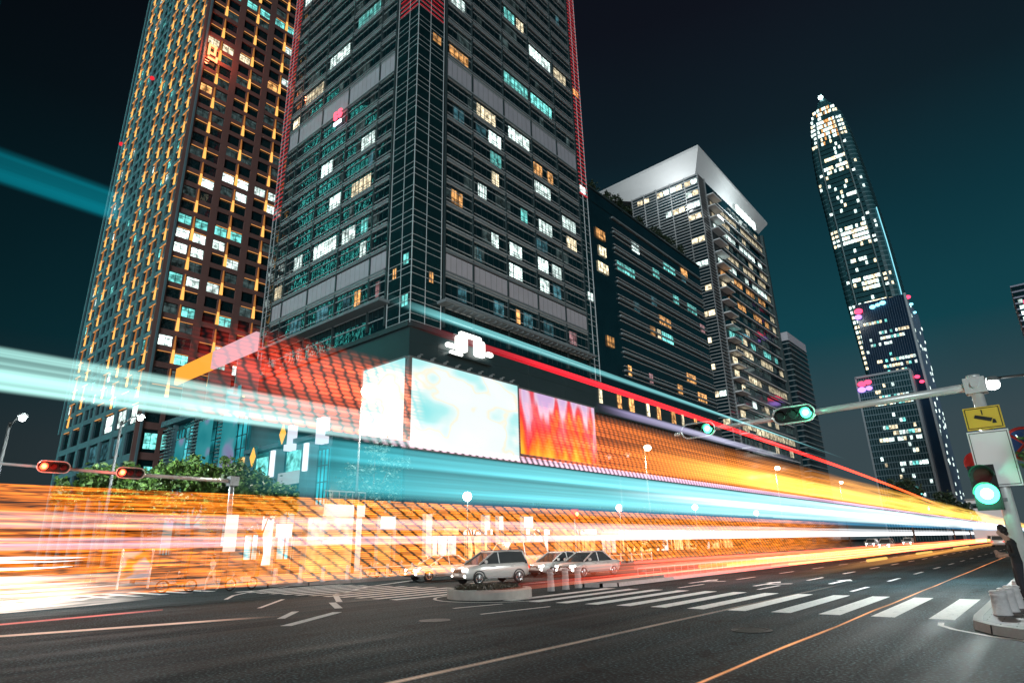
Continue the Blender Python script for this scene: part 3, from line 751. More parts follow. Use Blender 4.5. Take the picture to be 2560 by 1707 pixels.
# ------------------------------------------------------------------ 5 the teal annex with banners
an = thing('podium_annex', 'low teal glass annex with louvred columns at the foot of the left towers', 'building', (-96,50,0))
AWB = emis('annex_glow', (.03,.36,.42), .8, False, .7, .35); AWT = emis('annex_glow_bright', (.10,.60,.66), .9, False, .7, .6)
YA = 45.; FA = Face('L', -69.3, YA)                  # u = -69.3 - x
b = MB(); b.box(-122.5, -91.6, YA+.6, 57.3, 0, 24.6); b.box(-91.5, -69.3, YA+.5, 57.3, 0, 16.0); b.build('glass_wall', mat('annex_glass', (.02,.13,.15), .15, 0, .5, .3), an)
b = MB(); b.box(-124, -95, YA-.8, 57.2, 24.7, 25.7); b.box(-91.6, -69.2, YA-.2, 57.2, 16.1, 16.7); b.build('roof_beam', CONCT, an)
for x in (-121, -109.6, -98.8):
    b = MB(); b.box(x-.9, x-.5, YA-.3, YA+.5, 0, 24.6, 1); b.box(x+1.5, x+1.9, YA-.3, YA+.5, 0, 24.6, 1)
    for i in range(40): b.box(x-1.5, x+2.1, YA-.75, YA-.35, .4+.6*i, .56+.6*i, 0)
    b.build('louvre_column', [ALU, CONCT], an)
for x in (-90.4,-81.6,-73.2):
    b = MB(); b.box(x-1.0, x+1.0, YA-.9, YA+.4, 0, 15.6); b.build('column', CONCT, an)
    b = MB(); b.box(x+.0, x+.8, YA-1.25, YA-.92, 11.8, 15.4); b.build('light_box', [emis('column_light', (1.,.62,.22) if x < -85 else (.9,.95,1.), 1.2)], an)
for x0, x1, z in ((-89.2,-82.8,12),(-80.4,-74.4,12),(-96,-91.6,12)):
    b = MB(); b.box(x0, x1, YA-.5, YA+.4, z-1.5, z+.2); b.build('balcony_front', WHITE, an)
    b = MB(); b.box(x0+.3, x1-.3, YA+.42, YA+.47, z+.3, z+3.2)
    b.build('lit_window', WIN['t'], an, loc=((x0+x1)/2, YA, z+2))
for x0, x1, z0, z1, c in ((-119.2,-115.4,2,23.5,'b'),(-114.8,-110.4,12,23.5,'t'),(-107.4,-100.6,14,23.8,'b'),(-96.8,-92.2,3,23.5,'b'),(-89.2,-82.8,5,9.6,'b'),(-80.4,-74.4,5,9.6,'b'),(-89.4,-82.6,1,4.4,'t'),(-80.4,-74.4,1,4.4,'t'),(-72,-69.5,4,14.5,'b')):
    w = MB(); w.box(x0, x1, YA+.35, YA+.45, z0, z1, 0)
    n = int((z1-z0)/1.9)
    for q in range(n+1): w.box(x0, x1, YA+.22, YA+.34, z0+(z1-z0)*q/max(1,n)-.06, z0+(z1-z0)*q/max(1,n)+.06, 1)
    for q in range(4): w.box(x0+(x1-x0)*q/3-.05, x0+(x1-x0)*q/3+.05, YA+.2, YA+.34, z0, z1, 1)
    w.build('lit_glazing', [AWB if c == 'b' else AWT, DARKM], an, loc=((x0+x1)/2, YA, (z0+z1)/2))
for x in (-70.8,-78.6):
    b = MB(); b.box(x-.8, x-.15, YA-.6, YA+.4, 15.2, 18.6); b.box(x+.15, x+.8, YA-.6, YA+.4, 15.2, 18.6); b.build('roof_lantern', emis('lantern_light', (.85,.9,1.), .9), an)
b = MB(); b.box(-86.6, -83.4, YA-.35, YA+.4, 10.2, 11.0); b.build('red_shop_sign', emis('shop_red', (.8,.02,.05), .9), an)
BANM = screenmat('banner_print', [(.30,(.03,.35,.40)),(.46,(.06,.45,.50)),(.54,(.30,.40,.62)),(.70,(.38,.28,.55))], (.2,.2,.2), .62, .05, 2.)
BANO = screenmat('banner_orange', [(.3,(1.,.55,.08)),(.5,(1.,.55,.08)),(.6,(.2,.35,.4)),(.7,(.1,.35,.4))], (.3,.3,.3), .7, .02, 8.)
for i, (x0, x1, z0, z1) in enumerate(((-114.5,-111.2,3.,21.),(-106.2,-101.2,6.,23.),(-97.4,-92.8,10.,27.))):
    o = MB(); o.box(x0, x1, YA-1.3, YA-1.15, z0, z1, 0); o.box(x0-.1, x1+.1, YA-1.32, YA-1.1, z1, z1+.2, 1)
    for xx in (x0+.4, x1-.5): o.box(xx, xx+.1, YA-1.15, YA+.4, z1-.2, z1, 1)
    tag(o.build('banner', [BANM, STEELD], loc=((x0+x1)/2, YA-1.2, (z0+z1)/2)), ('lowest teal and violet banner beside the leftmost louvred column', 'middle teal and violet banner hanging between the louvred columns', 'topmost teal and violet banner hanging next to the orange diamonds')[i], 'banner', 'banners on the annex')
for i, (x, z) in enumerate(((-94.4,12.6),(-86.8,15.1),(-79.0,17.4))):
    o = MB(); o.box(x-1.0, x+1.0, YA-1.1, YA-1.0, z-1.5, z+1.5, 1)
    o.loft([[(x,YA-1.2,z-1.4),(x+.8,YA-1.2,z),(x,YA-1.2,z+1.4),(x-.8,YA-1.2,z)],[(x,YA-1.1,z-1.4),(x+.8,YA-1.1,z),(x,YA-1.1,z+1.4),(x-.8,YA-1.1,z)]], 0)
    tag(o.build('hanging_sign', [emis('orange_glow', (1.,.5,.08), 1.3), mat('teal_board', (.03,.16,.18), .5)]), ('small orange diamond sign lowest on the annex near the tall banner', 'orange diamond sign between the two annex balconies', 'topmost orange diamond sign above the right annex balcony')[i], 'sign', 'orange diamond signs')
o = MB()
for j in range(10):
    t0, t1 = j/10, (j+1)/10
    o.box(-116.5+29*t0, -116.5+29*t1, 42.6, 43.2, 31.3, 34.3, 0 if t0 < .45 else 1)
for x in (-114,-104,-94): o.box(x, x+.3, 43.2, 47, 25.7, 32, 2)
tag(o.build('rooftop_board', [emis('board_orange', (1.,.42,.05), 1.1), emis('board_pale', (.85,.55,.62), .8), STEELD]), 'long lit board half orange and half pale pink standing over the annex roof', 'sign')

# ------------------------------------------------------------------ 6 the supertall and its neighbours
st_ = thing('supertall_tower', 'very tall tapering skyscraper with rounded crown and bright beacon on top', 'skyscraper', (-72,532,0))
prof = [(0,-82,-51),(60,-84,-51.2),(115,-86.5,-51.6),(180,-89.8,-52.4),(218,-90.6,-53.3),(253,-91.4,-55),(290,-92.5,-57.5),(314,-91.8,-59.2),(335,-89.5,-61),(346,-87.6,-63),(356,-83,-67),(361,-79,-71)]
def ring(z, x0, x1, dpt=38, r=5.5):
    r = min(r, (x1-x0)/2.2); y0 = 513; y1 = y0+dpt*((x1-x0)/36)
    pts = []
    for cx, cy, a0 in ((x1-r,y0+r,-PI/2),(x1-r,y1-r,0),(x0+r,y1-r,PI/2),(x0+r,y0+r,PI)):
        for j in range(5): pts.append((cx+r*math.cos(a0+j*PI/8), cy+r*math.sin(a0+j*PI/8), z))
    return pts
def pr(z):
    for a, b_ in zip(prof[:-1], prof[1:]):
        if a[0] <= z <= b_[0]:
            t = (z-a[0])/(b_[0]-a[0]); return a[1]+(b_[1]-a[1])*t, a[2]+(b_[2]-a[2])*t
    return prof[-1][1:]
b = MB(); b.loft([ring(*p_) for p_ in prof]); b.build('glass_body', mat('tower_glass', (.022,.085,.10), .25, 0, .4, .1), st_)
b = MB()
for i in range(86):
    z = 6+4.1*i
    if z < 352:
        x0, x1 = pr(z); b.loft([[(p_[0],p_[1],p_[2]) for p_ in ring(z, x0-.25, x1+.25)], [(p_[0],p_[1],p_[2]) for p_ in ring(z+.7, x0-.25, x1+.25)]])
b.build('floor_bands', mat('band_teal', (.08,.20,.23), .5), st_)
for s in (.20, .76):
    b = MB(); pts = []
    for z in range(0, 350, 20):
        x0, x1 = pr(z); pts.append((x0+(x1-x0)*s, 512.6, z))
    b.tube(pts, .55, 4); b.build('vertical_rib', mat('rib_grey', (.16,.24,.26), .4), st_)
b = MB(); b.tube([(pr(z)[1]+.4, 516.5, z) for z in range(150, 252, 10)], .35, 4); b.build('cyan_edge_light', CYANL, st_)
b = MB(); b.lathe([(5,0),(4.2,4),(2.2,7),(.4,14)], (-75,520,360), 10); b.build('crown', mat('crown_glass', (.03,.08,.09), .3), st_)
b = MB(); b.ball((-75,513,365), 1.9); b.build('beacon', emis('beacon_light', (.75,1.,.97), 12, False), st_)
rr = random.Random(3); its = {'w': [], 'y': [], 'a': [], 'd': []}
def kk(zf):
    for a_, b_, pmid, pside in ((344,352,.95,.9),(326,343,.97,.8),(318,325,.5,.4),(298,304,.9,.2),(286,294,.92,.4),(262,268,.5,.2),(222,240,.97,.5),(205,210,.45,.2),(180,192,.8,.6),(150,172,.97,.9),(118,148,.93,.8),(60,110,.3,.3)):
        if a_ <= zf <= b_: return pmid, pside
    return .16, .12
for i in range(86):
    z = 6.9+4.1*i
    if z > 352: continue
    x0, x1 = pr(z+1); pm, ps = kk(z); wd = x1-x0
    full = rr.random() < .93
    for j in range(10):
        u = x0+wd*(.24+.052*j)
        if rr.random() < (pm if full else pm*.4):
            w = MB(); w.box(u, u+wd*.043, 512.3, 512.7, z+.1, z+2.9); its['a' if z > 318 and rr.random() < .4 else ('y' if rr.random() < .3 else 'w')].append(((u,512.3,z), w))
    for u0, u1 in ((.05,.11),(.12,.18),(.80,.86),(.88,.94)):
        if rr.random() < ps:
            w = MB(); w.box(x0+wd*u0, x0+wd*u1, 513.0 if .1 < u0 < .85 else 513.4, 514.4, z+.2, z+2.4); its['y' if rr.random() < .5 else 'w'].append(((x0,513,z), w))
for c in its:
    if its[c]: many(its[c], st_, 'lit_window', [WIN[c]], keep=25)

t7 = thing('office_tower', 'stepped dark blue office tower with glowing red and cyan signs standing before the tallest skyscraper', 'tower', (-40,310,0))
b = MB(); b.box(-48.3, -29.0, 297, 333, 0, 101); b.build('upper_block', mat('navy_blue_glass', (.010,.030,.060), .14, 0, .4, .1), t7)
b = MB(); b.box(-53.2, -33.2, 292.6, 296.9, 0, 67); b.build('lower_block', mat('blue_glass', (.014,.060,.075), .15, 0, .5, .1), t7)
b = MB()
for i in range(26): b.box(-53.25, -33.15, 292.5, 296.9, 3+2.5*i, 3.35+2.5*i, 0)
for i in range(22): b.box(-53.2+.95*i, -53.05+.95*i, 292.45, 292.6, 0, 66.8, 0)
for i in range(22): b.box(-48.3+.9*i, -48.2+.9*i, 296.9, 297.02, 67, 100.8, 1)
b.box(-53.5, -52.9, 292.3, 297, 0, 67.4, 2); b.box(-33.4, -32.6, 292.3, 297, 0, 67.4, 2); b.box(-53.4, -33, 292.3, 297, 67, 67.8, 2)
b.box(-29.2, -28.4, 296.8, 299, 0, 101.4, 2)
for i in range(14): b.box(-29, -28.7, 299+2.4*i, 299.3+2.4*i, 0, 100, 1)
b.build('facade_frame', [mat('frame_teal', (.16,.28,.33), .4), mat('frame_navy', (.08,.14,.21), .4), mat('frame_pale', (.36,.42,.46), .4)], t7)
its = {'w': [], 'y': [], 't': []}
for (x0, x1, y, z0, z1, n, h, mask) in ((-52.4,-34,292.35,4,64,17,1.5,(57,54.6,45,42.5,40,30,28)),(-47.6,-30,296.75,68,96,17,1.2,(90,86,84,80,70,72))):
    z = z0
    while z < z1:
        pm = .85 if any(abs(z-q) < 1.4 for q in mask) else .13
        a_ = rr.random()*.5; e_ = a_+.3+rr.random()*.6
        for j in range(n):
            if a_ < j/n < e_ and rr.random() < pm or rr.random() < .03:
                w = MB(); u = x0+(x1-x0)*j/n; w.box(u+.1, u+(x1-x0)/n-.1, y-.02, y+.1, z, z+h)
                its[rr.choice('wwyt')].append(((u,y,z), w))
        z += 2.5
for i in range(60):
    y = 299.5+31*rr.random(); z = 8+90*rr.random(); w = MB(); w.box(-28.95, -28.6, y, y+1.6, z, z+1.2); its['w'].append(((-29,y,z), w))
for c in its: many(its[c], t7, 'lit_window', [WIN[c]], keep=33)
SR = emis('glow_red', (1.,.05,.12), 3.5, False); SC = emis('glow_cyan', (.25,.8,1.), 3., False); SV = emis('glow_violet', (.5,.28,1.), 2.2, False)
for c, rad, m_ in (((-47.2,296.0,97.6),1.7,SR),((-47.8,296.1,95.0),1.5,SV),((-41.5,296.2,98.2),1.2,SC),((-39.4,296.2,98.6),1.0,SC),((-37.4,296.2,99),1.2,SC),((-28.3,301,100.5),1.1,SR),((-28.2,306,98.6),.8,SC),((-28.2,312,96.4),.7,SC),
                   ((-51.2,291.9,64.2),1.6,SR),((-48.8,291.9,64.6),1.4,SR),((-51.6,292,61.8),1.6,SV),((-48.8,292,62.0),1.3,SV),((-31.4,296.4,64.5),1.0,SR),((-30.2,296.4,62.2),.9,SR)):
    b = MB(); b.lathe([(max(.01, rad*math.sin(PI*i/8)), -rad*.7*math.cos(PI*i/8)) for i in range(9)], c, 12); b.build('glow_sign', m_, t7, True)
eb_ = thing('far_tower', 'far tower at the right edge of the view with cool white ribbed top', 'tower', (10,200,0))
b = MB(); b.box(4.0, 22, 200, 222, 0, 63.5); b.build('glass_wall', GLASSN, eb_)
b = MB()
for i in range(40): b.box(3.9, 22.1, 199.85, 222, 1+1.6*i, 1.4+1.6*i)
b.build('floor_bands', mat('ribs_lilac', (.30,.33,.42), .4), eb_)
b = MB(); b.box(5.6, 6.8, 199.6, 199.8, 57.5, 59.2); b.build('red_sign', SR, eb_)
for i in range(24):
    z = 47+1.6*(i//3); u = 4.6+1.3*(i % 3)
    if rr.random() < .6:
        b = MB(); b.box(u, u+.9, 199.75, 199.84, z+.5, z+1.5); b.build('lit_window', WIN['w'], eb_)
hut = thing('low_house', 'low pale building with flat roof at the far end of the avenue', 'building', (-12,205,0))
b = MB(); b.box(-17.2, -8, 199, 209, 0, 10.2); b.build('wall', WHITE, hut)
b = MB(); b.box(-17.5, -7.8, 198.7, 209.2, 10.2, 10.6); b.build('roof', STEELD, hut)
for i in range(3):
    b = MB(); b.box(-16.4+2.6*i, -14.8+2.6*i, 198.9, 199, 8.2, 9.4); b.build('window', WIN['d'], hut)

# ------------------------------------------------------------------ trees
def tree(name, loc, h, crown, leaves, leafsize, mt, seed, label, cat='tree', group=None, limbs=5, thick=.16):
    rg = random.Random(seed)
    t = thing(name, label, cat, loc, 0, group)
    o = Vector(loc); b = MB()
    th = h-crown[2][0][2] if False else h*.45
    b.tube([o+Vector((0,0,-.05)), o+Vector((.05*h*.2,.03*h,th*.5)), o+Vector((.02,.05,th))], [thick, thick*.8, thick*.6], 7)
    for c, r in [(Vector(q[:3]), q[3]) for q in crown[2]][:limbs]:
        m_ = o+Vector((c.x*.4, c.y*.4, (th+c.z)*.5)); b.tube([o+Vector((.02,.05,th*.85)), m_, o+c], [thick*.5, thick*.35, thick*.12], 5)
    b.build('trunk', BARK, t, True)
    lf = MB(); cl = [(Vector(q[:3]), q[3]) for q in crown[2]]
    sub = []
    for c, r in cl:
        for _ in range(9):
            d = Vector((rg.gauss(0,1), rg.gauss(0,1), rg.gauss(0,.8))).normalized()*r*(.45+.55*rg.random()); sub.append((c+d, r*.38*(.6+.8*rg.random())))
    for _ in range(leaves):
        c, r = rg.choice(sub); d = Vector((rg.gauss(0,.5), rg.gauss(0,.5), rg.gauss(0,.42)))*r
        p = o+c+d; s = leafsize*(.6+.8*rg.random())
        a = Vector((rg.gauss(0,1), rg.gauss(0,1), rg.gauss(0,.6))).normalized(); e = a.cross(Vector((rg.gauss(0,1), rg.gauss(0,1), rg.gauss(0,1)))).normalized()
        lf.face([p-a*s*.5, p+e*s*.28, p+a*s*.5, p-e*s*.28])
    lf.build('crown', mt, t)
    return t
def blob(rx, ry, z0, z1, n, r, seed):
    rg = random.Random(seed)
    return (0, 0, [(rg.uniform(-rx,rx), rg.uniform(-ry,ry), rg.uniform(z0,z1), r*(.7+.6*rg.random())) for _ in range(n)])
for i, (x, y, h, rx) in enumerate(((-49.5,14.6,8.4,2.2),(-49.,17.2,8.8,2.0),(-48.2,20.2,9.6,2.2),(-47.4,22.6,8.6,1.8),(-46.6,24.8,7.4,1.5))):
    tree('broadleaf_tree', (x,y,.1), h, blob(rx, rx*1.1, h*.55, h*.84, 13, 1.15, i), 8000, .34, LEAF, 40+i,
         ('leftmost leafy green tree behind the red traffic signals', 'leafy green tree second from the left under the red signals', 'tallest leafy green tree below the teal banners', 'leafy green tree touching the left signal mast', 'smallest leafy green tree right of the left signal pole')[i], group='trees behind the left signal mast')
tree('slender_tree', (-47.9,36.2,.1), 11.6, (0,0,[(0,0,10.6,1.3),(1.4,1.0,9.6,1.3),(-1.2,-.8,8.6,1.5),(.4,1.5,7.6,1.6),(-.6,-1.6,6.9,1.6),(1.0,0,6.2,1.7),(-1.4,.6,5.6,1.7)]), 3000, .34, LEAFT, 77, 'taller open tree in front of the bright video screen corner')
for i in range(11):
    y = 38+5.2*i; x = -43.0+.45*i+.7*math.sin(i*2.1)
    tree('street_tree', (x,y,.15), 5.4+.5*math.sin(i*1.7), blob(1.6, 1.9, 3.6, 5.0, 8, 1.0, 60+i), 1700, .34, LEAFD, 90+i,
         'dark street tree number-less in the row before the podium' if False else ('dark clipped street tree in the row in front of the podium shops'), group='row of dark street trees before the podium')
def conifer(loc, h, seed, label):
    c = []
    rg = random.Random(seed)
    for j in range(7):
        z = h*(.45+.08*j); r = h*.28*(1-.11*j)
        for a in range(3): c.append((r*math.cos(a*2.1+j), r*math.sin(a*2.1+j), z, h*.10))
    return tree('layered_tree', loc, h, (0,0,c), 2600, .5, LEAFD, seed, label, limbs=21)
conifer((-15.9,104,.15), 9.4, 5, 'tall dark layered tree on the median before the stepped blue tower')
conifer((-16.2,150,.15), 9.6, 6, 'dark layered tree further down the median near the low pale house')
conifer((-15.6,172,.15), 8.4, 8, 'farthest dark layered tree on the median by the low pale house')
for i in range(5):
    tree('roadside_bush', (-33.4,62+13*i,.15), 3.6, blob(.8, 3.5, 1.4, 3.0, 7, .8, 200+i), 1300, .36, LEAFD, 210+i, 'low dark bush growing along the far pavement beneath the light streaks', 'bush', 'low bushes along the far pavement')
tree('roadside_tree', (.75,24.5,.15), 5.6, blob(.9, .8, 3.6, 5.0, 9, .75, 33), 3000, .17, LEAF, 34, 'bright green tree at the right edge behind the white sign board')
for i in range(9):                                    # roof garden on the slab
    y = 115+6.2*i
    tree('roof_shrub', (-70.3,y,85.3), 3.0+1.0*math.sin(i*1.3), blob(.8, 2.6, 1.2, 2.8+.8*math.sin(i), 7, 1.0, 300+i), 900, .42, LEAFD, 310+i, 'dark shrub growing on the roof edge of the slab block', 'shrub', 'roof garden shrubs', thick=.1)

# ------------------------------------------------------------------ street furniture
def stadium(L_, H_, n=8):
    r = H_/2; a = L_/2-r
    return [(a+r*math.cos(t), r*math.sin(t)) for t in [-PI/2+PI*i/n for i in range(n+1)]] + [(-a+r*math.cos(t), r*math.sin(t)) for t in [PI/2+PI*i/n for i in range(n+1)]]
def signal(label, loc, rz, lit, s=1., group=None):
    """horizontal traffic signal, facing local -Y; lit = index of the lens that burns"""
    t = thing('traffic_signal', label, 'traffic light', (0,0,0), 0, group)
    b = MB(); b.prism(stadium(1.5,.56), lambda u,v,d: (u,d,v), -.12, .12); b.build('housing', BLACK, t)
    b = MB(); pl = stadium(1.58,.64); b.tube([(u,-.12,v) for u,v in pl]+[(pl[0][0],-.12,pl[0][1])], .035, 6); b.build('white_rim', STEEL, t)
    for i, u in enumerate((-.47,0,.47)):
        if i == lit[0]:
            b = MB(); b.cyl((u,-.13,0),(u,-.19,0), .2, .17, 18, 0); b.cyl((u,-.19,0),(u,-.21,0), .10, .08, 14, 1)
            b.build('lit_lens', [REDL, REDC] if lit[1] == 'r' else [GREENL, GREENC], t)
        else:
            b = MB(); b.cyl((u,-.125,0),(u,-.15,0), .17, .15, 18); b.build('dark_lens', mat('unlit_lens', (.03,.05,.045) if lit[1] == 'g' else (.10,.02,.02), .2), t)
        b = MB()
        for k in range(9):
            a0 = PI*.0+PI*k/9; a1 = PI*(k+1)/9
            b.face([(u+.2*math.cos(a0),-.12,.2*math.sin(a0)),(u+.2*math.cos(a1),-.12,.2*math.sin(a1)),(u+.2*math.cos(a1),-.32,.2*math.sin(a1)),(u+.2*math.cos(a0),-.32,.2*math.sin(a0))])
        b.build('visor', BLACK, t)
    b = MB(); b.box(-.2,.2,.12,.3,-.06,.06); b.build('bracket', STEELD, t)
    t.location = loc; t.rotation_euler = (0,0,rz); t.scale = (s,s,s)
    return t
# right mast over the near carriageway
PX, PY = -1.15, 25.6
rm = thing('signal_mast', 'pale steel signal mast with a long arm reaching over the avenue from the right', 'mast', (PX,PY,.15))
b = MB(); b.cyl((PX,PY,.15),(PX,PY,6.75), .22, .17, 14); b.cyl((PX,PY,6.75),(PX,PY,6.85), .2, .2, 14); b.build('pole', STEEL, rm, True)
b = MB(); b.tube([(PX+.1,PY,6.48),(-5,PY,6.42),(-12.2,PY,6.30)], [.15,.12,.08], 12); b.build('arm', STEEL, rm, True)
b = MB(); b.box(PX-.3,PX+.3,PY-.26,PY+.26,6.22,6.74); b.cyl((PX,PY-.28,6.5),(PX,PY-.33,6.5), .12, .12, 12); b.build('collar', STEEL, rm)
b = MB(); b.cyl((PX,PY,.15),(PX,PY,.3), .38, .38, 12); b.build('base_plate', STEELD, rm)
signal('right green traffic signal hanging midway along the pale mast arm', (-6.98,PY-.25,6.36), 0, (2,'g'), 1.0, 'green signals on the right mast')
signal('left green traffic signal at the tip of the pale mast arm', (-10.95,PY-.25,6.30), 0, (2,'g'), .95, 'green signals on the right mast')
# boards on the mast
cs = thing('camera_sign', 'yellow traffic camera sign with black camera symbol fixed to the mast pole', 'sign', (PX,PY-.3,5.2))
b = MB(); b.box(PX-.50,PX+.50,PY-.34,PY-.3,4.98,5.72); b.build('plate', YEL, cs)
b = MB()
def sgn(u, v, d): return (PX+u, PY-.345-d, 5.35+v)
for u0,u1,v0,v1 in ((-.46,.46,.31,.33),(-.46,.46,-.33,-.31),(-.46,-.44,-.33,.33),(.44,.46,-.33,.33)):
    b.box(PX+u0,PX+u1,PY-.355,PY-.342,5.35+v0,5.35+v1)
b.prism([(-.25,.02),(.18,-.14),(.24,-.03),(-.20,.12)], sgn, 0, .012); b.prism([(.20,-.20),(.32,-.20),(.30,-.08),(.24,-.06)], sgn, 0, .012); b.box(PX-.02,PX+.01,PY-.355,PY-.342,5.45,5.62)
b.build('symbol', BLACK, cs)
ws = thing('white_board', 'tall blank white board with a thin black border below the yellow camera sign', 'sign', (PX,PY-.3,4.0))
b = MB(); b.box(PX-.55,PX+.55,PY-.34,PY-.3,3.15,4.93); b.build('plate', SIGNW, ws)
b = MB()
for x0,x1,z0,z1 in ((-.51,.51,4.86,4.88),(-.51,-.49,3.2,4.88),(.49,.51,3.2,4.88),(-.51,.51,3.2,3.22)): b.box(PX+x0,PX+x1,PY-.352,PY-.342,z0,z1)
b.build('border', BLACK, ws)
ns = thing('no_stopping_sign', 'round blue and red no stopping sign behind the mast pole, half hidden by leaves', 'sign', (-.30,26.4,0))
b = MB(); b.cyl((-.30,26.4,.15),(-.30,26.4,4.4), .05, .05, 8); b.build('post', STEELD, ns)
b = MB(); b.cyl((-.30,26.33,4.5),(-.30,26.3,4.5), .55, .55, 24); b.build('disc', SIGNB, ns)
b = MB(); b.torus((-.30,26.29,4.5), (0,1,0), .52, .05, 24, 5)
for s_ in (1,-1): b.cyl((-.30-.36*s_,26.28,4.14),(-.30+.36*s_,26.28,4.86), .045, .045, 6)
b.build('red_ring', SIGNR, ns)
rs = thing('round_sign', 'round red-rimmed sign seen edge-on at the left of the white board', 'sign', (PX-.55,PY+.2,0))
b = MB(); b.cyl((PX-.52,PY+.26,4.0),(PX-.52,PY+.3,4.0), .36, .36, 20); b.build('plate', SIGNR, rs)
b = MB(); b.box(PX-.5,PX,PY+.22,PY+.26,3.97,4.03); b.build('bracket', STEELD, rs)
# pedestrian signal
ps = thing('pedestrian_signal', 'green-lit pedestrian signal in a dark hooded box on the right mast pole', 'traffic light', (-1.55,PY-.4,2.9))
b = MB(); b.box(-1.92,-1.22,PY-.42,PY-.12,2.45,3.85); b.build('housing', BLACK, ps)
b = MB(); b.cyl((-1.57,PY-.43,2.95),(-1.57,PY-.5,2.95), .32, .28, 20, 0); b.cyl((-1.57,PY-.5,2.95),(-1.57,PY-.53,2.95), .17, .14, 16, 1); b.build('lit_lens', [GREENL, GREENC], ps)
b = MB(); b.cyl((-1.57,PY-.43,3.5),(-1.57,PY-.46,3.5), .25, .24, 20); b.build('dark_lens', mat('unlit_red', (.08,.02,.02), .2), ps)
for z in (2.95,3.5):
    b = MB()
    for k in range(10):
        a0 = PI*k/10; a1 = PI*(k+1)/10
        b.face([(-1.57+.34*math.cos(a0),PY-.42,z+.34*math.sin(a0)),(-1.57+.34*math.cos(a1),PY-.42,z+.34*math.sin(a1)),(-1.57+.34*math.cos(a1),PY-.8,z+.34*math.sin(a1)),(-1.57+.34*math.cos(a0),PY-.8,z+.34*math.sin(a0))])
    b.build('visor', mat('green_visor', (.02,.10,.07), .5), ps)
for z in (2.7,3.4):
    b = MB(); b.box(-1.22,-1.1,PY-.25,PY-.1,z,z+.1); b.build('bracket', STEELD, ps)
point('signal_glow', (-1.75,PY-1.2,2.95), 60, (.15,1,.55), .15)
point('signal_glow', (-6.5,PY-1.0,6.36), 25, (.15,1,.55), .1)
# left mast with the red signals
lm = thing('signal_mast', 'grey signal mast on the far left corner carrying two red lights', 'mast', (-36,17.3,.15))
b = MB(); b.cyl((-36,17.3,.15),(-36,17.1,6.0), .17, .13, 12); b.build('pole', STEELD, lm, True)
b = MB(); b.tube([(-36,17.2,5.78),(-36,11.6,5.80),(-36,2.5,6.0)], [.12,.09,.05], 10); b.build('arm', STEEL, lm, True)
b = MB(); b.box(-36.25,-35.75,16.9,17.4,5.5,6.05); b.build('collar', STEELD, lm)
b = MB(); b.box(-35.85,-35.8,16.95,17.65,1.9,3.9); b.build('white_panel', emis('panel_light', (.95,.88,.85), .8), lm)
signal('red traffic signal nearer the pole on the left mast arm', (-35.75,11.62,5.83), PI/2, (0,'r'), .84, 'red signals on the left mast')
signal('red traffic signal near the left edge of the picture', (-35.75,8.3,5.88), PI/2, (0,'r'), .84, 'red signals on the left mast')
point('signal_glow', (-35.0,7.9,5.88), 60, (1,.08,.03), .15); point('signal_glow', (-35.0,10.8,5.83), 50, (1,.08,.03), .15)

def lamp(label, x, y, h, arm, head, power, col, m, double=False, group='street lamps'):
    t = thing('street_lamp', label, 'street lamp', (x,y,.15), 0, group)
    b = MB(); b.cyl((x,y,.15),(x,y,h), .13, .08, 10); b.build('pole', POLE, t, True)
    for s_ in ((1,-1) if double else (1,)):
        ex, ey = x+arm[0]*s_, y+arm[1]*s_
        b = MB(); b.tube([(x,y,h-.3),(x+arm[0]*s_*.5,y+arm[1]*s_*.5,h+.12),(ex,ey,h+.2)], .05, 7); b.build('arm', POLE, t, True)
        b = MB(); b.lathe([(.02,.22),(.2,.18),(.28,.05),(.26,0)], (ex,ey,h+.08), 12); b.build('lamp_head', STEELD, t)
        b = MB(); b.lathe([(max(.01,head*math.sin(PI*i/8)), -head*.8*math.cos(PI*i/8)) for i in range(9)], (ex,ey,h-.05), 14); b.build('lamp_globe', m, t)
        if power: point('lamp_light', (ex+arm[0]*s_*.8,ey+arm[1]*s_*.8,h-.8-head), power, col, .3)
    return t
lamp('tallest street lamp burning warm beside the left edge of the bright screen', -42.3, 30.3, 14.4, (1.1,.1), .8, 5500, (1,.95,.86), LAMPY)
lamp('slim double-armed lamp post standing before the orange flame screen', -30.6, 51.6, 9.7, (.9,.2), .16, 0, (1,1,1), STEEL, True)
lamp('street lamp with a round warm globe glowing over the flame screen edge', -35.6, 66, 12.6, (.3,.3), .45, 2500, (1,.85,.6), LAMPY)
lamp('middle street lamp of the far row above the yellow light streaks', -33.3, 104.8, 12.9, (.4,.2), .42, 2500, (1,.85,.6), LAMPY)
lamp('farthest street lamp of the row above the yellow light streaks', -33.7, 146, 13.1, (.4,.2), .38, 1500, (1,.85,.6), LAMPY)
lamp('cool white street lamp whose arm comes in from the right edge', 2.4, 30.0, 7.3, (-3.2,0), .24, 6500, (.9,1,1), LAMPW)
lamp('white street lamp at the far left beside the nearer red signal', -46.5, 8.2, 9.6, (1.8,.2), .17, 2200, (.92,1,1), LAMPW, False, 'white lamps at the far left')
lamp('white street lamp above the second red signal on the left', -46.2, 14.0, 10.4, (1.8,.5), .17, 3200, (.92,1,1), LAMPW, False, 'white lamps at the far left')
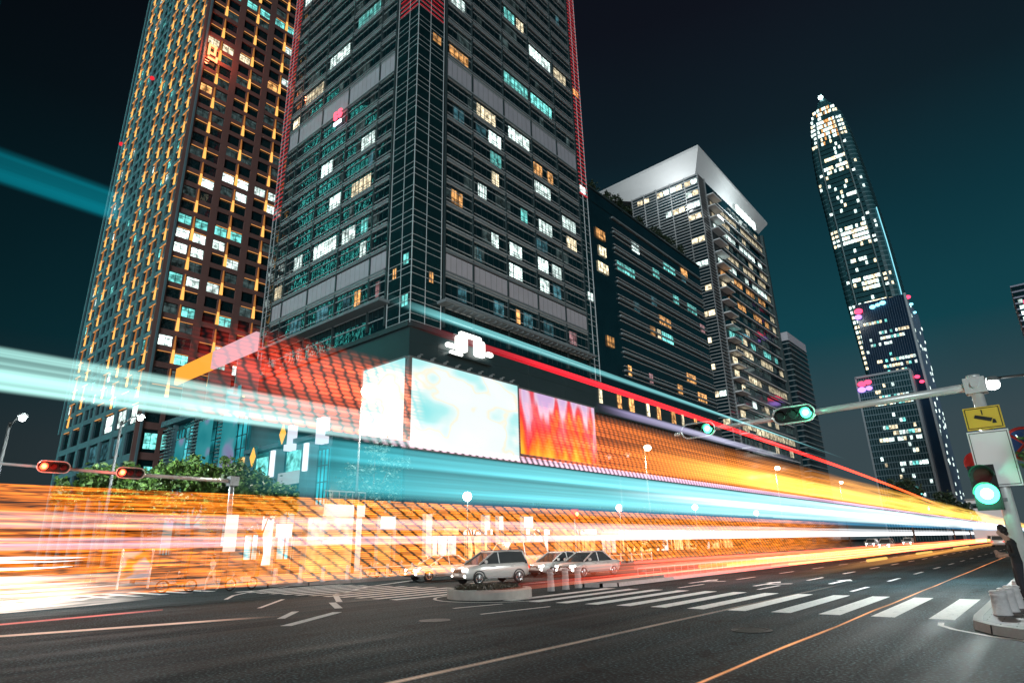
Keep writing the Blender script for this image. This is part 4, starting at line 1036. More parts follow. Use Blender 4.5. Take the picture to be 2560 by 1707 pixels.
# lamps along the pavement behind the photographer's side street
for i, (x, y, z, pw) in enumerate(((-33.5,34,5.2,700),(-33.6,56,5.0,600),(-33.7,74,5.6,600),(-33.8,95,5.4,600))):
    t = thing('shop_lamp', 'low bright lamp post on the far pavement before the shops', 'street lamp', (x,y,.15), 0, 'low lamps along the far pavement')
    b = MB(); b.cyl((x,y,.15),(x,y,z), .07, .05, 8); b.build('pole', POLE, t)
    b = MB(); b.ball((x,y,z+.25), .34); b.build('lamp_globe', LAMPW, t)
    point('lamp_light', (x+.9,y,z+.25), pw, (1,.95,.85), .25)

def bollard_mesh():
    b = MB(); b.lathe([(.001,0),(.25,0),(.25,.05),(.235,.10),(.205,.80),(.225,.82),(.225,.88),(.20,.90),(.20,.94),(.225,.96),(.225,1.0),(.18,1.04),(.001,1.05)], (0,0,0), 22)
    return b
bo = bollard_mesh().build('stone_bollard', BOLL, None, True); bo.location = (-1.30,16.75,.156); bo.scale = (.68,.68,.45)
tag(bo, 'nearest pale stone bollard on the right pavement corner', 'bollard', 'stone bollards on the right pavement')
for i, (x, y, lb) in enumerate(((-1.22,17.55,'second pale stone bollard from the kerb corner'),(-1.16,18.4,'third pale stone bollard, in front of the standing person'),(-1.12,20.6,'farthest pale stone bollard, behind the standing person'))):
    c = bo.copy(); COL.objects.link(c); c.location = (x,y,.156); c['label'] = lb
grey_boll = bo.data.copy(); grey_boll.materials[0] = STONE
for i, (x, y, lb) in enumerate(((-16.25,21.3,'grey bollard closest to the round planter'),(-16.2,22.25,'middle grey bollard between planter and median'),(-16.3,23.3,'grey bollard closest to the median tip'))):
    c = bo.copy(); COL.objects.link(c); c.location = (x,y,0); c['label'] = lb; c['group'] = 'bollards by the planter'; c.scale = (.62,.62,.8); c.data = grey_boll
for i, (x, y, lb) in enumerate(((-32.9,18.6,'bollard on the far corner nearest the parked light blue bike'),(-32.5,19.9,'second bollard on the far corner kerb'),(-32.3,21.2,'third bollard on the far corner kerb'),(-32.4,22.9,'bollard on the far kerb nearest the pale sedan'))):
    c = bo.copy(); COL.objects.link(c); c.location = (x,y,.15); c['label'] = lb; c['group'] = 'bollards on the far corner'; c.scale = (.55,.55,.8)
# planter island
pl_ = thing('round_planter', 'round stone planter with dark soil and clipped plants in the middle of the crossing', 'planter', (-16.6,18.5,0))
b = MB()
b.loft([[(-16.6+r_*1.0*math.cos(t), 18.0+r_*.95*math.sin(t), z) for t in [2*PI*j/40 for j in range(40)]] for r_, z in ((1.6,0),(1.6,.28),(1.56,.32),(1.38,.32),(1.36,.2))], 0)
b.build('stone_ring', mat('planter_stone', (.34,.32,.29), .8, 0, .3, 3, .4), pl_)
b = MB(); b.loft([[(-16.6+r_*math.cos(t), 18.0+r_*.95*math.sin(t), z) for t in [2*PI*j/30 for j in range(30)]] for r_, z in ((1.37,.2),(1.1,.27),(.5,.30),(.01,.30))], 0, False); b.build('soil', SOIL, pl_)
b = MB(); rg = random.Random(2)
for _ in range(1500):
    a = rg.random()*2*PI; r_ = 1.3*math.sqrt(rg.random()); p = Vector((-16.6+r_*math.cos(a), 18.0+r_*.95*math.sin(a), .29+.12*rg.random()))
    d = Vector((rg.gauss(0,1),rg.gauss(0,1),rg.gauss(.5,.6))).normalized(); e_ = d.cross(Vector((rg.gauss(0,1),rg.gauss(0,1),rg.gauss(0,1)))).normalized()
    b.face([p-d*.06, p+e_*.03, p+d*.06, p-e_*.03])
b.build('clipped_plants', leafmat('brown_leaf', (.03,.026,.018), (.09,.075,.05)), pl_)

# lit boxes and small pavilion on the far pavement
pv = thing('entrance_pavilion', 'two-storey white entrance pavilion with roof railing and lit openings on the far pavement', 'pavilion', (-48,32.5,.15))
b = MB(); b.box(-50.2,-46.6,30.2,34.4,4.6,5.6); b.box(-50.0,-49.2,30.4,31.1,.15,4.6); b.box(-47.4,-46.7,33.5,34.2,.15,4.6); b.box(-50,-46.8,30.4,34.2,2.4,2.7); b.build('frame', WHITE, pv)
b = MB(); b.box(-49.8,-46.9,30.5,34.1,2.75,4.5); b.build('upper_lit_opening', emis('pavilion_white', (1.,.95,.9), .7, True, .6, .6), pv)
b = MB(); b.box(-49.8,-46.9,30.5,34.1,.2,2.35); b.build('lower_lit_opening', emis('pavilion_warm', (1.,.62,.3), .5, True, .5, .6), pv)
b = MB()
for y in [30.3+.68*i for i in range(7)]: b.box(-46.72,-46.66,y,y+.06,5.6,6.7)
b.box(-46.72,-46.64,30.2,34.4,6.65,6.75); b.box(-46.72,-46.66,30.2,34.4,6.1,6.14); b.build('railing', STEELD, pv)
def lightbox(x, y, z0, z1, w, m, lb):
    t = thing('light_box', lb, 'lit sign', (x,y,.15), 0, 'lit signs on the far pavement')
    b = MB(); b.box(x-.15,x+.15,y-w/2,y+w/2,z0,z1); b.build('lit_panel', m, t)
    b = MB(); b.box(x-.2,x+.2,y-w/2-.06,y-w/2-.005,.15,z1+.06); b.box(x-.2,x+.2,y+w/2+.005,y+w/2+.06,.15,z1+.06); b.build('posts', STEELD, t)
lightbox(-48.3,26.2,.9,4.6,1.0,SHOPW,'tall narrow white light box left of the entrance pavilion')
lightbox(-47.9,27.4,3.0,4.0,1.4,SHOPW,'small square white light box high on posts beside the tall one')
lightbox(-43.4,34.0,.4,3.1,1.3,SHOPY,'yellowish white light box right of the entrance pavilion')
lightbox(-43.6,34.5,3.5,4.5,1.6,SHOPW,'wide white light box above the yellowish one')
lightbox(-41.0,36.8,1.2,4.6,.7,emis('pink_panel', (1.,.72,.66), .9),'pink narrow light box behind the pale sedan')
lightbox(-37.5,40.3,3.2,4.4,.7,SHOPW,'left of two small square white signs above the van')
lightbox(-36.7,41.2,3.2,4.3,.55,SHOPW,'right of two small square white signs above the van')
lightbox(-34.8,42.6,3.3,4.2,1.2,emis('mint_panel', (.85,1.,.92), 1.6),'wide mint white sign right of the pair of square signs')
po = thing('street_poster', 'square poster board with blurred orange figure on pale ground at the far left corner', 'poster', (-41.5,14.6,0))
b = MB(); b.box(-41.6,-41.5,13.9,15.4,.55,2.05); b.build('poster_print', screenmat('poster_picture', [(.3,(.55,.52,.56)),(.5,(.6,.58,.64)),(.58,(.75,.30,.05)),(.72,(.12,.08,.09))], (.9,.9,.9), .6, .02, 4.), po, loc=(-41.55,14.6,1.3))
b = MB(); b.box(-41.62,-41.48,13.8,13.88,0,2.2); b.box(-41.62,-41.48,15.42,15.5,0,2.2); b.build('posts', STEEL, po)
rsig = thing('small_red_signal', 'small red pedestrian signal glowing on a post above the cars', 'traffic light', (-29.2,46.6,0))
b = MB(); b.cyl((-32.6,46.6,.15),(-32.6,46.6,4.8), .07, .07, 8); b.build('post', STEELD, rsig)
b = MB(); b.box(-32.75,-32.35,46.3,46.9,4.0,4.8); b.build('housing', emis('red_box', (.9,.03,.03), 1.), rsig)
b = MB(); b.cyl((-32.34,46.6,4.4),(-32.28,46.6,4.4), .16, .16, 12); b.build('lit_lens', REDC, rsig)
gr = thing('guard_rail', 'low white guard rail running along the far kerb behind the bikes', 'railing', (-32.6,25,.15))
b = MB(); b.box(-32.66,-32.6,24,60,.75,.82); b.box(-32.66,-32.6,24,60,.3,.35); b.build('rails', STEEL, gr)
for i in range(19):
    b = MB(); b.box(-32.68,-32.58,24+2*i-.05,24+2*i+.05,.15,.95); b.build('post', STEEL, gr)
mr_ = thing('median_fence', 'low pale slatted fence along the kerb of the median', 'fence', (-15.45,30,.15))
b = MB(); b.box(-15.5,-15.46,27,110,.62,.66); b.box(-15.5,-15.46,27,110,.30,.33)
for i in range(110): b.box(-15.49,-15.47,27+.75*i,27.04+.75*i,.15,.62)
b.build('slats', STEELD, mr_)
# ------------------------------------------------------------------ vehicles
def car(name, label, paint, L_, W_, H_, hood, suv, loc, rz, group, s=1., van=False):
    """front towards local -Y"""
    t = thing(name, label, 'car', (0,0,0), 0, group)
    h = W_/2; zs = .28; zb_ = H_*.63 if not van else H_*.60
    st = [(-L_/2, .62, .42, zb_*.62), (-L_/2+.10, .84, .30, zb_*.80), (-L_/2+.45, .95, zs, zb_*.90), (-L_/2+hood, 1., zs, zb_), (0, 1., zs, zb_*1.01), (L_/2-.5, .98, zs, zb_*1.03), (L_/2-.12, .92, .34, zb_*1.0), (L_/2, .80, .45, zb_*.86)]
    rings = []
    for y, wf, z0, z1 in st:
        w = h*wf; zm = z0+(z1-z0)*.55
        half = [(w*.80,z0),(w*.97,z0+.12),(w,zm),(w*.985,z0+(z1-z0)*.78),(w*.93,z1-.035),(w*.82,z1)]
        rings.append([(x,y,z) for x,z in half]+[(-x,y,z) for x,z in half[::-1]])
    b = MB(); b.loft(rings); b.build('body', paint, t, True)
    # greenhouse: glass, with roof and pillars of body colour
    y0 = -L_/2+hood-.25; y1 = L_/2-(.15 if suv or van else .75)
    ra = y0+(.62 if van else 1.0); rb = y1-(.25 if suv or van else .75)
    sec = [(y0,.84,zb_-.03),(ra,.72,H_-.06),((ra+rb)/2,.70,H_-.02),(rb,.70,H_-.06),(y1,.80,zb_-.0)]
    gl = MB(); rg_ = []
    for y, wf, zt in sec: rg_.append([(-h*.90,y,zb_-.06),(-h*wf,y,zt),(h*wf,y,zt),(h*.90,y,zb_-.06)])
    gl.loft(rg_); gl.build('glass', CARGL, t)
    rf = MB()
    rf.loft([[(-h*wf*1.02,y,zt+.015),(-h*wf*.8,y,zt+.06),(h*wf*.8,y,zt+.06),(h*wf*1.02,y,zt+.015),(h*wf*.9,y,zt-.02),(-h*wf*.9,y,zt-.02)] for y, wf, zt in sec[1:4]]); rf.build('roof', paint, t, True)
    pm = MB()
    for sx in (1,-1):
        pm.tube([(sx*h*.86,y0,zb_),(sx*h*.73,ra,H_-.03)], .045, 5); pm.tube([(sx*h*.82,y1,zb_),(sx*h*.71,rb,H_-.03)], .06, 5)
        pm.tube([(sx*h*.895,.05,zb_),(sx*h*.715,.05,H_-.02)], .035, 4)
        pm.tube([(sx*h*.73,ra,H_-.02),(sx*h*.705,(ra+rb)/2,H_+.02),(sx*h*.71,rb,H_-.02)], .035, 5)
    pm.build('pillars', paint, t)
    for sx in (1,-1):
        b = MB(); b.ball((sx*(h+.10), y0+.30, zb_+.10), .10); b.build('mirror', paint, t, True)
        for yy in (-L_/2+.82, L_/2-.82):
            w = MB(); w.torus((sx*(h-.10),yy,.33), (1,0,0), .245, .085, 24, 8); wo_ = w.build('wheel', RUBBER, t, True)
            r_ = MB(); xo = sx*(h-.01)
            r_.torus((xo-.01*sx,yy,.33), (1,0,0), .20, .025, 22, 5)
            for k in range(5):
                a = 2*PI*k/5
                for da in (-.12,.12): r_.tube([(xo,yy+.04*math.cos(a),.33+.04*math.sin(a)),(xo,yy+.20*math.cos(a+da),.33+.20*math.sin(a+da))], .016, 4)
            r_.cyl((xo-.03*sx,yy,.33),(xo+.01*sx,yy,.33), .05, .04, 10); r_.cyl((xo-.10*sx,yy,.33),(xo-.085*sx,yy,.33), .2, .2, 18, 1)
            r_.build('rim', [RIM, BLACK], wo_)
            a_ = MB(); a_.tube([(sx*(h-.005),yy+.37*math.cos(q),.34+.37*math.sin(q)) for q in [PI*j/10 for j in range(11)]], .035, 5); a_.build('wheel_arch', BLACK if suv else paint, t)
    for sx in (1,-1):
        b = MB(); b.loft([[(sx*h*.50,-L_/2+.05,zb_*.66),(sx*h*.86,-L_/2+.12,zb_*.68),(sx*h*.88,-L_/2+.16,zb_*.80),(sx*h*.52,-L_/2+.07,zb_*.76)],[(sx*h*.50,-L_/2-.03,zb_*.66),(sx*h*.84,-L_/2+.05,zb_*.68),(sx*h*.86,-L_/2+.09,zb_*.80),(sx*h*.52,-L_/2-.01,zb_*.76)]]); b.build('headlight', HEAD, t)
        b = MB(); b.cyl((sx*h*.70,-L_/2+.10,.45),(sx*h*.70,-L_/2-.0,.45), .075, .06, 10); b.build('fog_lamp', HEAD, t)
        b = MB(); b.box(sx*h*.62,sx*h*.88,L_/2-.12,L_/2+.0,zb_*.70,zb_*.84); b.build('tail_light', TAIL, t)
    b = MB(); b.box(-h*.46,h*.46,-L_/2-.03,-L_/2+.1,zb_*.58,zb_*.74)
    for k in range(4): b.box(-h*.44,h*.44,-L_/2-.045,-L_/2-.031,zb_*(.60+.036*k),zb_*(.61+.036*k),1)
    b.build('grille', [BLACK, RIM], t)
    b = MB(); b.box(-h*.72,h*.72,-L_/2-.02,-L_/2+.2,.30,.42); b.build('bumper_intake', BLACK, t)
    b = MB(); b.box(-.24,.24,-L_/2-.055,-L_/2-.035,.48,.60); b.build('number_plate', SIGNW, t)
    b = MB()
    for sx in (1,-1):
        b.box(sx*(h*.985),sx*(h+.006),-.45,-.25,zb_*.83,zb_*.86); b.box(sx*(h*.985),sx*(h+.006),.75,.95,zb_*.83,zb_*.86)
        b.box(sx*(h*.93),sx*(h+.012),-L_/2+1.3,L_/2-1.3,.30,.40)
    b.build('door_trim', STEELD, t)
    if suv:
        b = MB()
        for sx in (1,-1): b.tube([(sx*h*.60,ra+.15,H_+.05),(sx*h*.60,rb-.1,H_+.05)], .025, 5)
        b.build('roof_rail', RIM, t)
    t.location = loc; t.rotation_euler = (0,0,rz); t.scale = (s,s,s)
    return t
CG = 'cars waiting beyond the crossing'
c_suv = car('suv', 'silver suv stopped on the far crossing beside the round planter', SILVER, 4.3, 1.84, 1.68, 1.15, True, (-22.95,25.0,0), R(-14), CG, .92)
car('sedan', 'pale sedan with lit headlights behind the silver suv on the left', WPAINT, 4.5, 1.8, 1.46, 1.2, False, (-28.3,26.6,0), R(-12), CG, .95)
car('van', 'white van hidden behind the silver suv with its roof showing above', WPAINT, 4.9, 1.9, 2.15, .95, False, (-27.6,32.6,0), R(-8), CG, .95, True)
car('sedan', 'pale sedan right of the silver suv with dark grille', WPAINT, 4.5, 1.8, 1.46, 1.2, False, (-24.2,32.6,0), R(-8), CG, .95)
car('sedan', 'cream sedan with bright headlight farthest right of the waiting cars', SILVER, 4.5, 1.8, 1.46, 1.2, False, (-21.6,32.0,0), R(-6), CG, .95)
for i, (x, y, lb) in enumerate(((-20.5,110,'distant oncoming car with dazzling headlights beyond the median'),(-24,150,'distant oncoming car further back beyond the median'),(-27.5,135,'distant oncoming car in the outermost far lane'))):
    again(c_suv, lb, (x,y,0), 0, 'distant cars on the avenue', .95)
for i, (x, y, lb) in enumerate(((-7.6,120,'distant departing car with red tail lights in the middle lane'),(-11,160,'distant departing car with red tail lights near the median'),(-4,190,'distant departing car with red tail lights by the right kerb'))):
    again(c_suv, lb, (x,y,0), PI, 'distant departing cars', .95)

def bike(name, label, loc, rz, body, group):
    t = thing(name, label, 'bicycle', (0,0,0), 0, group)
    for y in (-.62,.62):
        b = MB(); b.torus((0,y,.31), (1,0,0), .28, .035, 22, 6); w = b.build('wheel', RUBBER, t, True)
        b = MB()
        for k in range(8): b.tube([(0,y,.31),(0,y+.27*math.cos(PI*k/4),.31+.27*math.sin(PI*k/4))], .008, 4)
        b.torus((0,y,.31), (1,0,0), .245, .012, 18, 4); b.build('spokes', RIM, w)
    b = MB(); b.tube([(0,-.62,.31),(0,-.45,.95)], .03, 6); b.tube([(0,-.5,.72),(0,.1,.35),(0,.62,.31)], .03, 6); b.tube([(0,-.48,.8),(0,.25,.72),(0,.62,.31)], .025, 6); b.tube([(0,.1,.35),(0,.25,.85)], .025, 6); b.build('frame', STEELD, t)
    b = MB(); b.tube([(-.3,-.36,1.02),(-.1,-.46,1.0),(.1,-.46,1.0),(.3,-.36,1.02)], .02, 6); b.tube([(0,-.45,.95),(0,-.46,1.0)], .022, 6); b.build('handlebar', BLACK, t)
    b = MB(); b.loft([[(-.05,.05,.86),(.05,.05,.86),(.04,.05,.92),(-.04,.05,.92)],[(-.13,.45,.86),(.13,.45,.86),(.11,.45,.95),(-.11,.45,.95)]]); b.build('saddle', BLACK, t)
    b = MB(); b.box(-.12,.12,.0,.42,.40,.64); b.box(-.14,.14,-.32,-.02,.34,.42); b.build('battery_body', body, t)
    b = MB(); b.cyl((0,-.50,.86),(0,-.58,.86), .06, .05, 10); b.build('front_lamp', RIM, t)
    t.location = loc; t.rotation_euler = (0,0,rz); return t
bk = bike('electric_bicycle', 'pale blue electric bicycle at the far corner beside the walking person', (-32.6,16.6,0), R(8), LBLUE, 'bicycles at the far corner')
b2 = bike('electric_bicycle', 'dark electric bicycle left of the walking person at the far corner', (-34.3,14.1,0), R(-20), DPAINT, 'bicycles at the far corner')
for i, (x, y, a, lb) in enumerate(((-38.6,16.0,60,'dark electric bicycle parked near the poster board'),(-33.6,25.6,80,'dark bicycle parked on the pavement nearest the far bollards'),(-33.8,27.6,100,'dark bicycle parked in the middle of the pavement behind the rail'),(-33.7,29.8,75,'dark bicycle parked nearest the pale sedan'))):
    again(b2, lb, (x,y,.15 if y > 17 else 0), R(a))

# ------------------------------------------------------------------ people
def person(name, label, joints, loc, rz, mats, zsplit, hairpts, group=None, s=1.):
    """joints: name -> (parent, xyz, radius); the figure faces local -Y"""
    names = list(joints); idx = {n: i for i, n in enumerate(names)}
    me = bpy.data.meshes.new(name+'_body')
    me.from_pydata([joints[n][1] for n in names], [(idx[joints[n][0]], idx[n]) for n in names if joints[n][0]], [])
    o = bpy.data.objects.new('tmp', me); COL.objects.link(o)
    md = o.modifiers.new('skin', 'SKIN')
    for n in names:
        v = me.skin_vertices[0].data[idx[n]]; r_ = joints[n][2]; v.radius = r_ if isinstance(r_, tuple) else (r_, r_); v.use_root = (n == 'pelvis')
    md.use_smooth_shade = True; md.branch_smoothing = .3
    sd = o.modifiers.new('sub', 'SUBSURF'); sd.levels = 1; sd.render_levels = 1
    bpy.context.view_layer.update()
    dg = bpy.context.evaluated_depsgraph_get()
    m2 = bpy.data.meshes.new_from_object(o.evaluated_get(dg)); bpy.data.objects.remove(o)
    m2.name = name+'_body'; m2.materials.clear()
    for mm_ in mats: m2.materials.append(mm_)
    kd = [(Vector(joints[n][1]), n) for n in names]
    for p_ in m2.polygons:
        p_.use_smooth = True
        c = p_.center; nn = min(kd, key=lambda q: (q[0]-c).length)[1]
        if nn.startswith(('hand','f','thumb','wrist')) or nn in ('head','crown','chin','nose','neck'): p_.material_index = 0
        elif c.z < .10: p_.material_index = 3
        elif c.z < zsplit and not nn.startswith(('elbow','shoulder')): p_.material_index = 2
        else: p_.material_index = 1
    t = thing(name, label, 'person', (0,0,0), 0, group)
    ob = bpy.data.objects.new('body', m2); COL.objects.link(ob); ob.parent = t
    b = MB()
    for c, r_ in hairpts: b.ball(c, r_, 12)
    b.build('hair', HAIR, t, True)
    t.location = loc; t.rotation_euler = (0,0,rz); t.scale = (s,s,s)
    return t
def fingers(J, side, base, d, par):
    """five short chains out of the palm"""
    d = Vector(d).normalized(); sx = 1 if side == 'r' else -1
    lat = d.cross(Vector((0,-1,0))); lat = lat.normalized() if lat.length > .1 else Vector((1,0,0))
    base = Vector(base)
    for k in range(4):
        off = lat*(.024*(k-1.5)); ln = (.060,.070,.064,.050)[k]
        p1 = base+off+d*.03; p2 = p1+d*ln*.6; p3 = p2+(d+Vector((0,-.6,-.1))).normalized()*ln*.5
        J['f%s%da' % (side,k)] = (par, tuple(p1), .010); J['f%s%db' % (side,k)] = ('f%s%da' % (side,k), tuple(p2), .009); J['f%s%dc' % (side,k)] = ('f%s%db' % (side,k), tuple(p3), .008)
    p1 = base-lat*.045-d*.02; J['thumb%s1' % side] = (par, tuple(p1), .012); J['thumb%s2' % side] = ('thumb%s1' % side, tuple(p1-lat*.012+d*.045+Vector((0,-.02,0))), .010)
J = {'pelvis': (None,(0,.03,.93),(.15,.12)), 'belly': ('pelvis',(0,.04,1.06),(.145,.11)), 'chest': ('belly',(0,.03,1.24),(.17,.115)), 'upper': ('chest',(0,.01,1.37),(.14,.095)),
     'neck': ('upper',(0,-.05,1.47),.055), 'chin': ('neck',(0,-.10,1.54),.068), 'head': ('chin',(0,-.13,1.61),.092), 'crown': ('head',(0,-.12,1.68),.07), 'nose': ('head',(0,-.215,1.585),.014),
     'shoulderl': ('upper',(-.19,.02,1.36),.07), 'elbowl': ('shoulderl',(-.26,.0,1.10),.05), 'wristl': ('elbowl',(-.12,-.22,1.12),.032), 'handl': ('wristl',(-.07,-.27,1.14),.034),
     'shoulderr': ('upper',(.19,.02,1.36),.07), 'elbowr': ('shoulderr',(.26,.0,1.10),.05), 'wristr': ('elbowr',(.14,-.20,1.08),.032), 'handr': ('wristr',(.09,-.26,1.08),.034),
     'hipl': ('pelvis',(-.10,.03,.86),.105), 'kneel': ('hipl',(-.12,-.01,.48),.068), 'calfl': ('kneel',(-.125,.03,.30),.06), 'anklel': ('calfl',(-.13,.04,.09),.045), 'toel': ('anklel',(-.14,-.15,.045),.042),
     'hipr': ('pelvis',(.10,.03,.86),.105), 'kneer': ('hipr',(.13,-.02,.48),.068), 'calfr': ('kneer',(.14,.02,.30),.06), 'ankler': ('calfr',(.15,.03,.09),.045), 'toer': ('ankler',(.17,-.15,.045),.042)}
fingers(J, 'l', (-.06,-.28,1.145), (.6,-.6,.1), 'handl'); fingers(J, 'r', (.08,-.27,1.08), (-.6,-.6,.1), 'handr')
person('person', 'person in a dark jacket and dark trousers standing on the right corner, head bowed', J, (-1.02,19.3,.155), R(-75), [SKIN, CLOTHD, CLOTHN, SHOE], .92,
       [((0,-.075,1.66),.095),((0,-.10,1.70),.085),((.05,-.08,1.64),.07),((-.05,-.08,1.64),.07),((0,-.04,1.58),.065)], None, 1.0)
J2 = {'pelvis': (None,(0,.02,.93),(.14,.11)), 'belly': ('pelvis',(0,.01,1.06),(.13,.10)), 'chest': ('belly',(0,-.02,1.24),(.155,.105)), 'upper': ('chest',(0,-.03,1.37),(.13,.09)),
      'neck': ('upper',(0,-.05,1.47),.052), 'chin': ('neck',(0,-.075,1.55),.066), 'head': ('chin',(0,-.08,1.62),.09), 'crown': ('head',(0,-.06,1.69),.07), 'nose': ('head',(0,-.175,1.61),.014),
      'shoulderl': ('upper',(-.18,-.02,1.36),.065), 'elbowl': ('shoulderl',(-.22,.10,1.10),.046), 'wristl': ('elbowl',(-.22,.02,.86),.03), 'handl': ('wristl',(-.22,-.01,.79),.032),
      'shoulderr': ('upper',(.18,-.02,1.36),.065), 'elbowr': ('shoulderr',(.23,-.08,1.10),.046), 'wristr': ('elbowr',(.20,-.28,.98),.03), 'handr': ('wristr',(.19,-.34,.95),.032),
      'hipl': ('pelvis',(-.09,.0,.86),.10), 'kneel': ('hipl',(-.10,-.20,.50),.066), 'calfl': ('kneel',(-.10,-.20,.30),.056), 'anklel': ('calfl',(-.10,-.25,.09),.042), 'toel': ('anklel',(-.10,-.43,.05),.04),
      'hipr': ('pelvis',(.09,.03,.86),.10), 'kneer': ('hipr',(.10,.10,.49),.066), 'calfr': ('kneer',(.10,.26,.31),.056), 'ankler': ('calfr',(.10,.36,.12),.042), 'toer': ('ankler',(.10,.22,.045),.04)}
fingers(J2, 'l', (-.22,-.015,.785), (0,-.25,-1), 'handl'); fingers(J2, 'r', (.19,-.35,.945), (0,-.7,-.7), 'handr')
person('person', 'person in pale clothes walking between the bicycles at the far corner', J2, (-33.6,15.5,.0), R(10), [SKIN, CLOTHW, CLOTHW, SHOE], .92, [((0,-.045,1.68),.10),((0,-.01,1.62),.085)])

# ------------------------------------------------------------------ light streaks: glowing bands hanging over the lanes
def band(name, label, x, y0, y1, z0, z1, m, thick=.03, zf=None, seg=24, group='light streaks over the avenue', xf=None):
    """a thin luminous band of real size along the lane at x; y0..y1 along the avenue"""
    b = MB(); rings = []
    for i in range(seg+1):
        t = i/seg; y = y0*(y1/y0)**t if y0 > 0 else y0+(y1-y0)*t
        dz = zf(y) if zf else 0; dx = xf(y) if xf else 0
        rings.append([(x+dx-thick/2,y,z0+dz),(x+dx+thick/2,y,z0+dz),(x+dx+thick/2,y,z1+dz),(x+dx-thick/2,y,z1+dz)])
    b.loft(rings)
    return tag(b.build(name, m), label, 'light trail', group)
def streakmat(name, ramp, st, alpha, fade=(0,0,1e5,1e6), rows=0., rowamp=.5, diag=None, noise=.4, edge=None, umap=(0,100), nscale=(.02,6.), sample=True):
    """ramp: colours along the avenue (world Y); alpha: how much the band hides; fade: where along Y it fades in and out"""
    m, nt, N, L = newmat(name)
    def math_(op, a, b_=None, clamp=False):
        n_ = N('ShaderNodeMath'); n_.operation = op; n_.use_clamp = clamp
        for i, q in enumerate((a, b_)):
            if q is None: continue
            if isinstance(q, (int, float)): n_.inputs[i].default_value = q
            else: L(q, n_.inputs[i])
        return n_.outputs[0]
    def mapr(v, a, b_, c, d, smooth=False):
        n_ = N('ShaderNodeMapRange'); n_.interpolation_type = 'SMOOTHSTEP' if smooth else 'LINEAR'
        for i, q in zip(('From Min','From Max','To Min','To Max'), (a,b_,c,d)): n_.inputs[i].default_value = q
        L(v, n_.inputs['Value']); return n_.outputs[0]
    tc = N('ShaderNodeTexCoord'); sp = N('ShaderNodeSeparateXYZ'); L(tc.outputs['Object'], sp.inputs[0])
    u = sp.outputs['Y']; v = sp.outputs['Z']
    cr = N('ShaderNodeValToRGB'); lu = math_('LOGARITHM', u, 2.718281828)
    L(mapr(lu, math.log(max(.2, umap[0])), math.log(umap[1]), 0, 1), cr.inputs['Fac'])
    cr.color_ramp.elements[0].position = ramp[0][0]; cr.color_ramp.elements[0].color = (*ramp[0][1],1)
    cr.color_ramp.elements[1].position = ramp[-1][0]; cr.color_ramp.elements[1].color = (*ramp[-1][1],1)
    for p_, c_ in ramp[1:-1]:
        q = cr.color_ramp.elements.new(p_); q.color = (*c_,1)
    mp = N('ShaderNodeMapping'); mp.inputs['Scale'].default_value = (1, nscale[0], nscale[1]); L(tc.outputs['Object'], mp.inputs['Vector'])
    no = N('ShaderNodeTexNoise'); no.inputs['Scale'].default_value = 1; no.inputs['Detail'].default_value = 4; L(mp.outputs[0], no.inputs['Vector'])
    nz = mapr(no.outputs['Fac'], .3, .7, 1-noise, 1+noise)
    fac = mapr(no.outputs['Fac'], .3, .7, max(0, alpha*(1-noise*.8)), min(1, alpha*(1+noise*.5)))
    if rows:
        s_ = math_('SINE', math_('MULTIPLY', v, rows*2*PI)); s_ = mapr(s_, -1, 1, 1-rowamp, 1)
        fac = math_('MULTIPLY', fac, s_)
    if diag:
        pu, pv, dark, soft, wob = diag                # period along u, slope, dark share
        nw = N('ShaderNodeTexNoise'); nw.inputs['Scale'].default_value = 1; mp2 = N('ShaderNodeMapping'); mp2.inputs['Scale'].default_value = (1,.45,20); L(tc.outputs['Object'], mp2.inputs['Vector']); L(mp2.outputs[0], nw.inputs['Vector'])
        ph = math_('ADD', math_('DIVIDE', math_('ADD', u, math_('MULTIPLY', v, pv)), pu), math_('MULTIPLY', nw.outputs['Fac'], wob))
        fr = math_('FRACT', ph); tri = math_('ABSOLUTE', math_('SUBTRACT', math_('MULTIPLY', fr, 2.), 1.))
        fac = math_('MULTIPLY', fac, mapr(tri, dark-soft, dark+soft, .06, 1., True))
    if edge:
        z0, z1, s0, s1 = edge
        fac = math_('MULTIPLY', fac, mapr(v, z0, z0+s0, 0, 1, True)); fac = math_('MULTIPLY', fac, mapr(v, z1-s1, z1, 1, 0, True))
    fac = math_('MULTIPLY', fac, mapr(u, fade[0], fade[1], 0, 1, True)) if fade[1] > fade[0] else fac
    fac = math_('MULTIPLY', fac, mapr(u, fade[2], fade[3], 1, 0, True), True)
    e = N('ShaderNodeEmission'); L(cr.outputs['Color'], e.inputs['Color']); L(math_('MULTIPLY', math_('MULTIPLY', nz, st), fac), e.inputs['Strength'])
    tr = N('ShaderNodeBsdfTransparent'); mx = N('ShaderNodeAddShader'); out = N('ShaderNodeOutputMaterial')
    L(tr.outputs[0], mx.inputs[0]); L(e.outputs[0], mx.inputs[1]); L(mx.outputs[0], out.inputs[0])
    m.cycles.emission_sampling = 'AUTO' if sample else 'NONE'
    return m
OR = (1.,.25,.02); OR2 = (1.,.36,.05); RD = (1.,.05,.035); YL = (1.,.60,.10); TL = (.05,.52,.60); WH = (.92,.96,1.); PK = (1.,.62,.72)
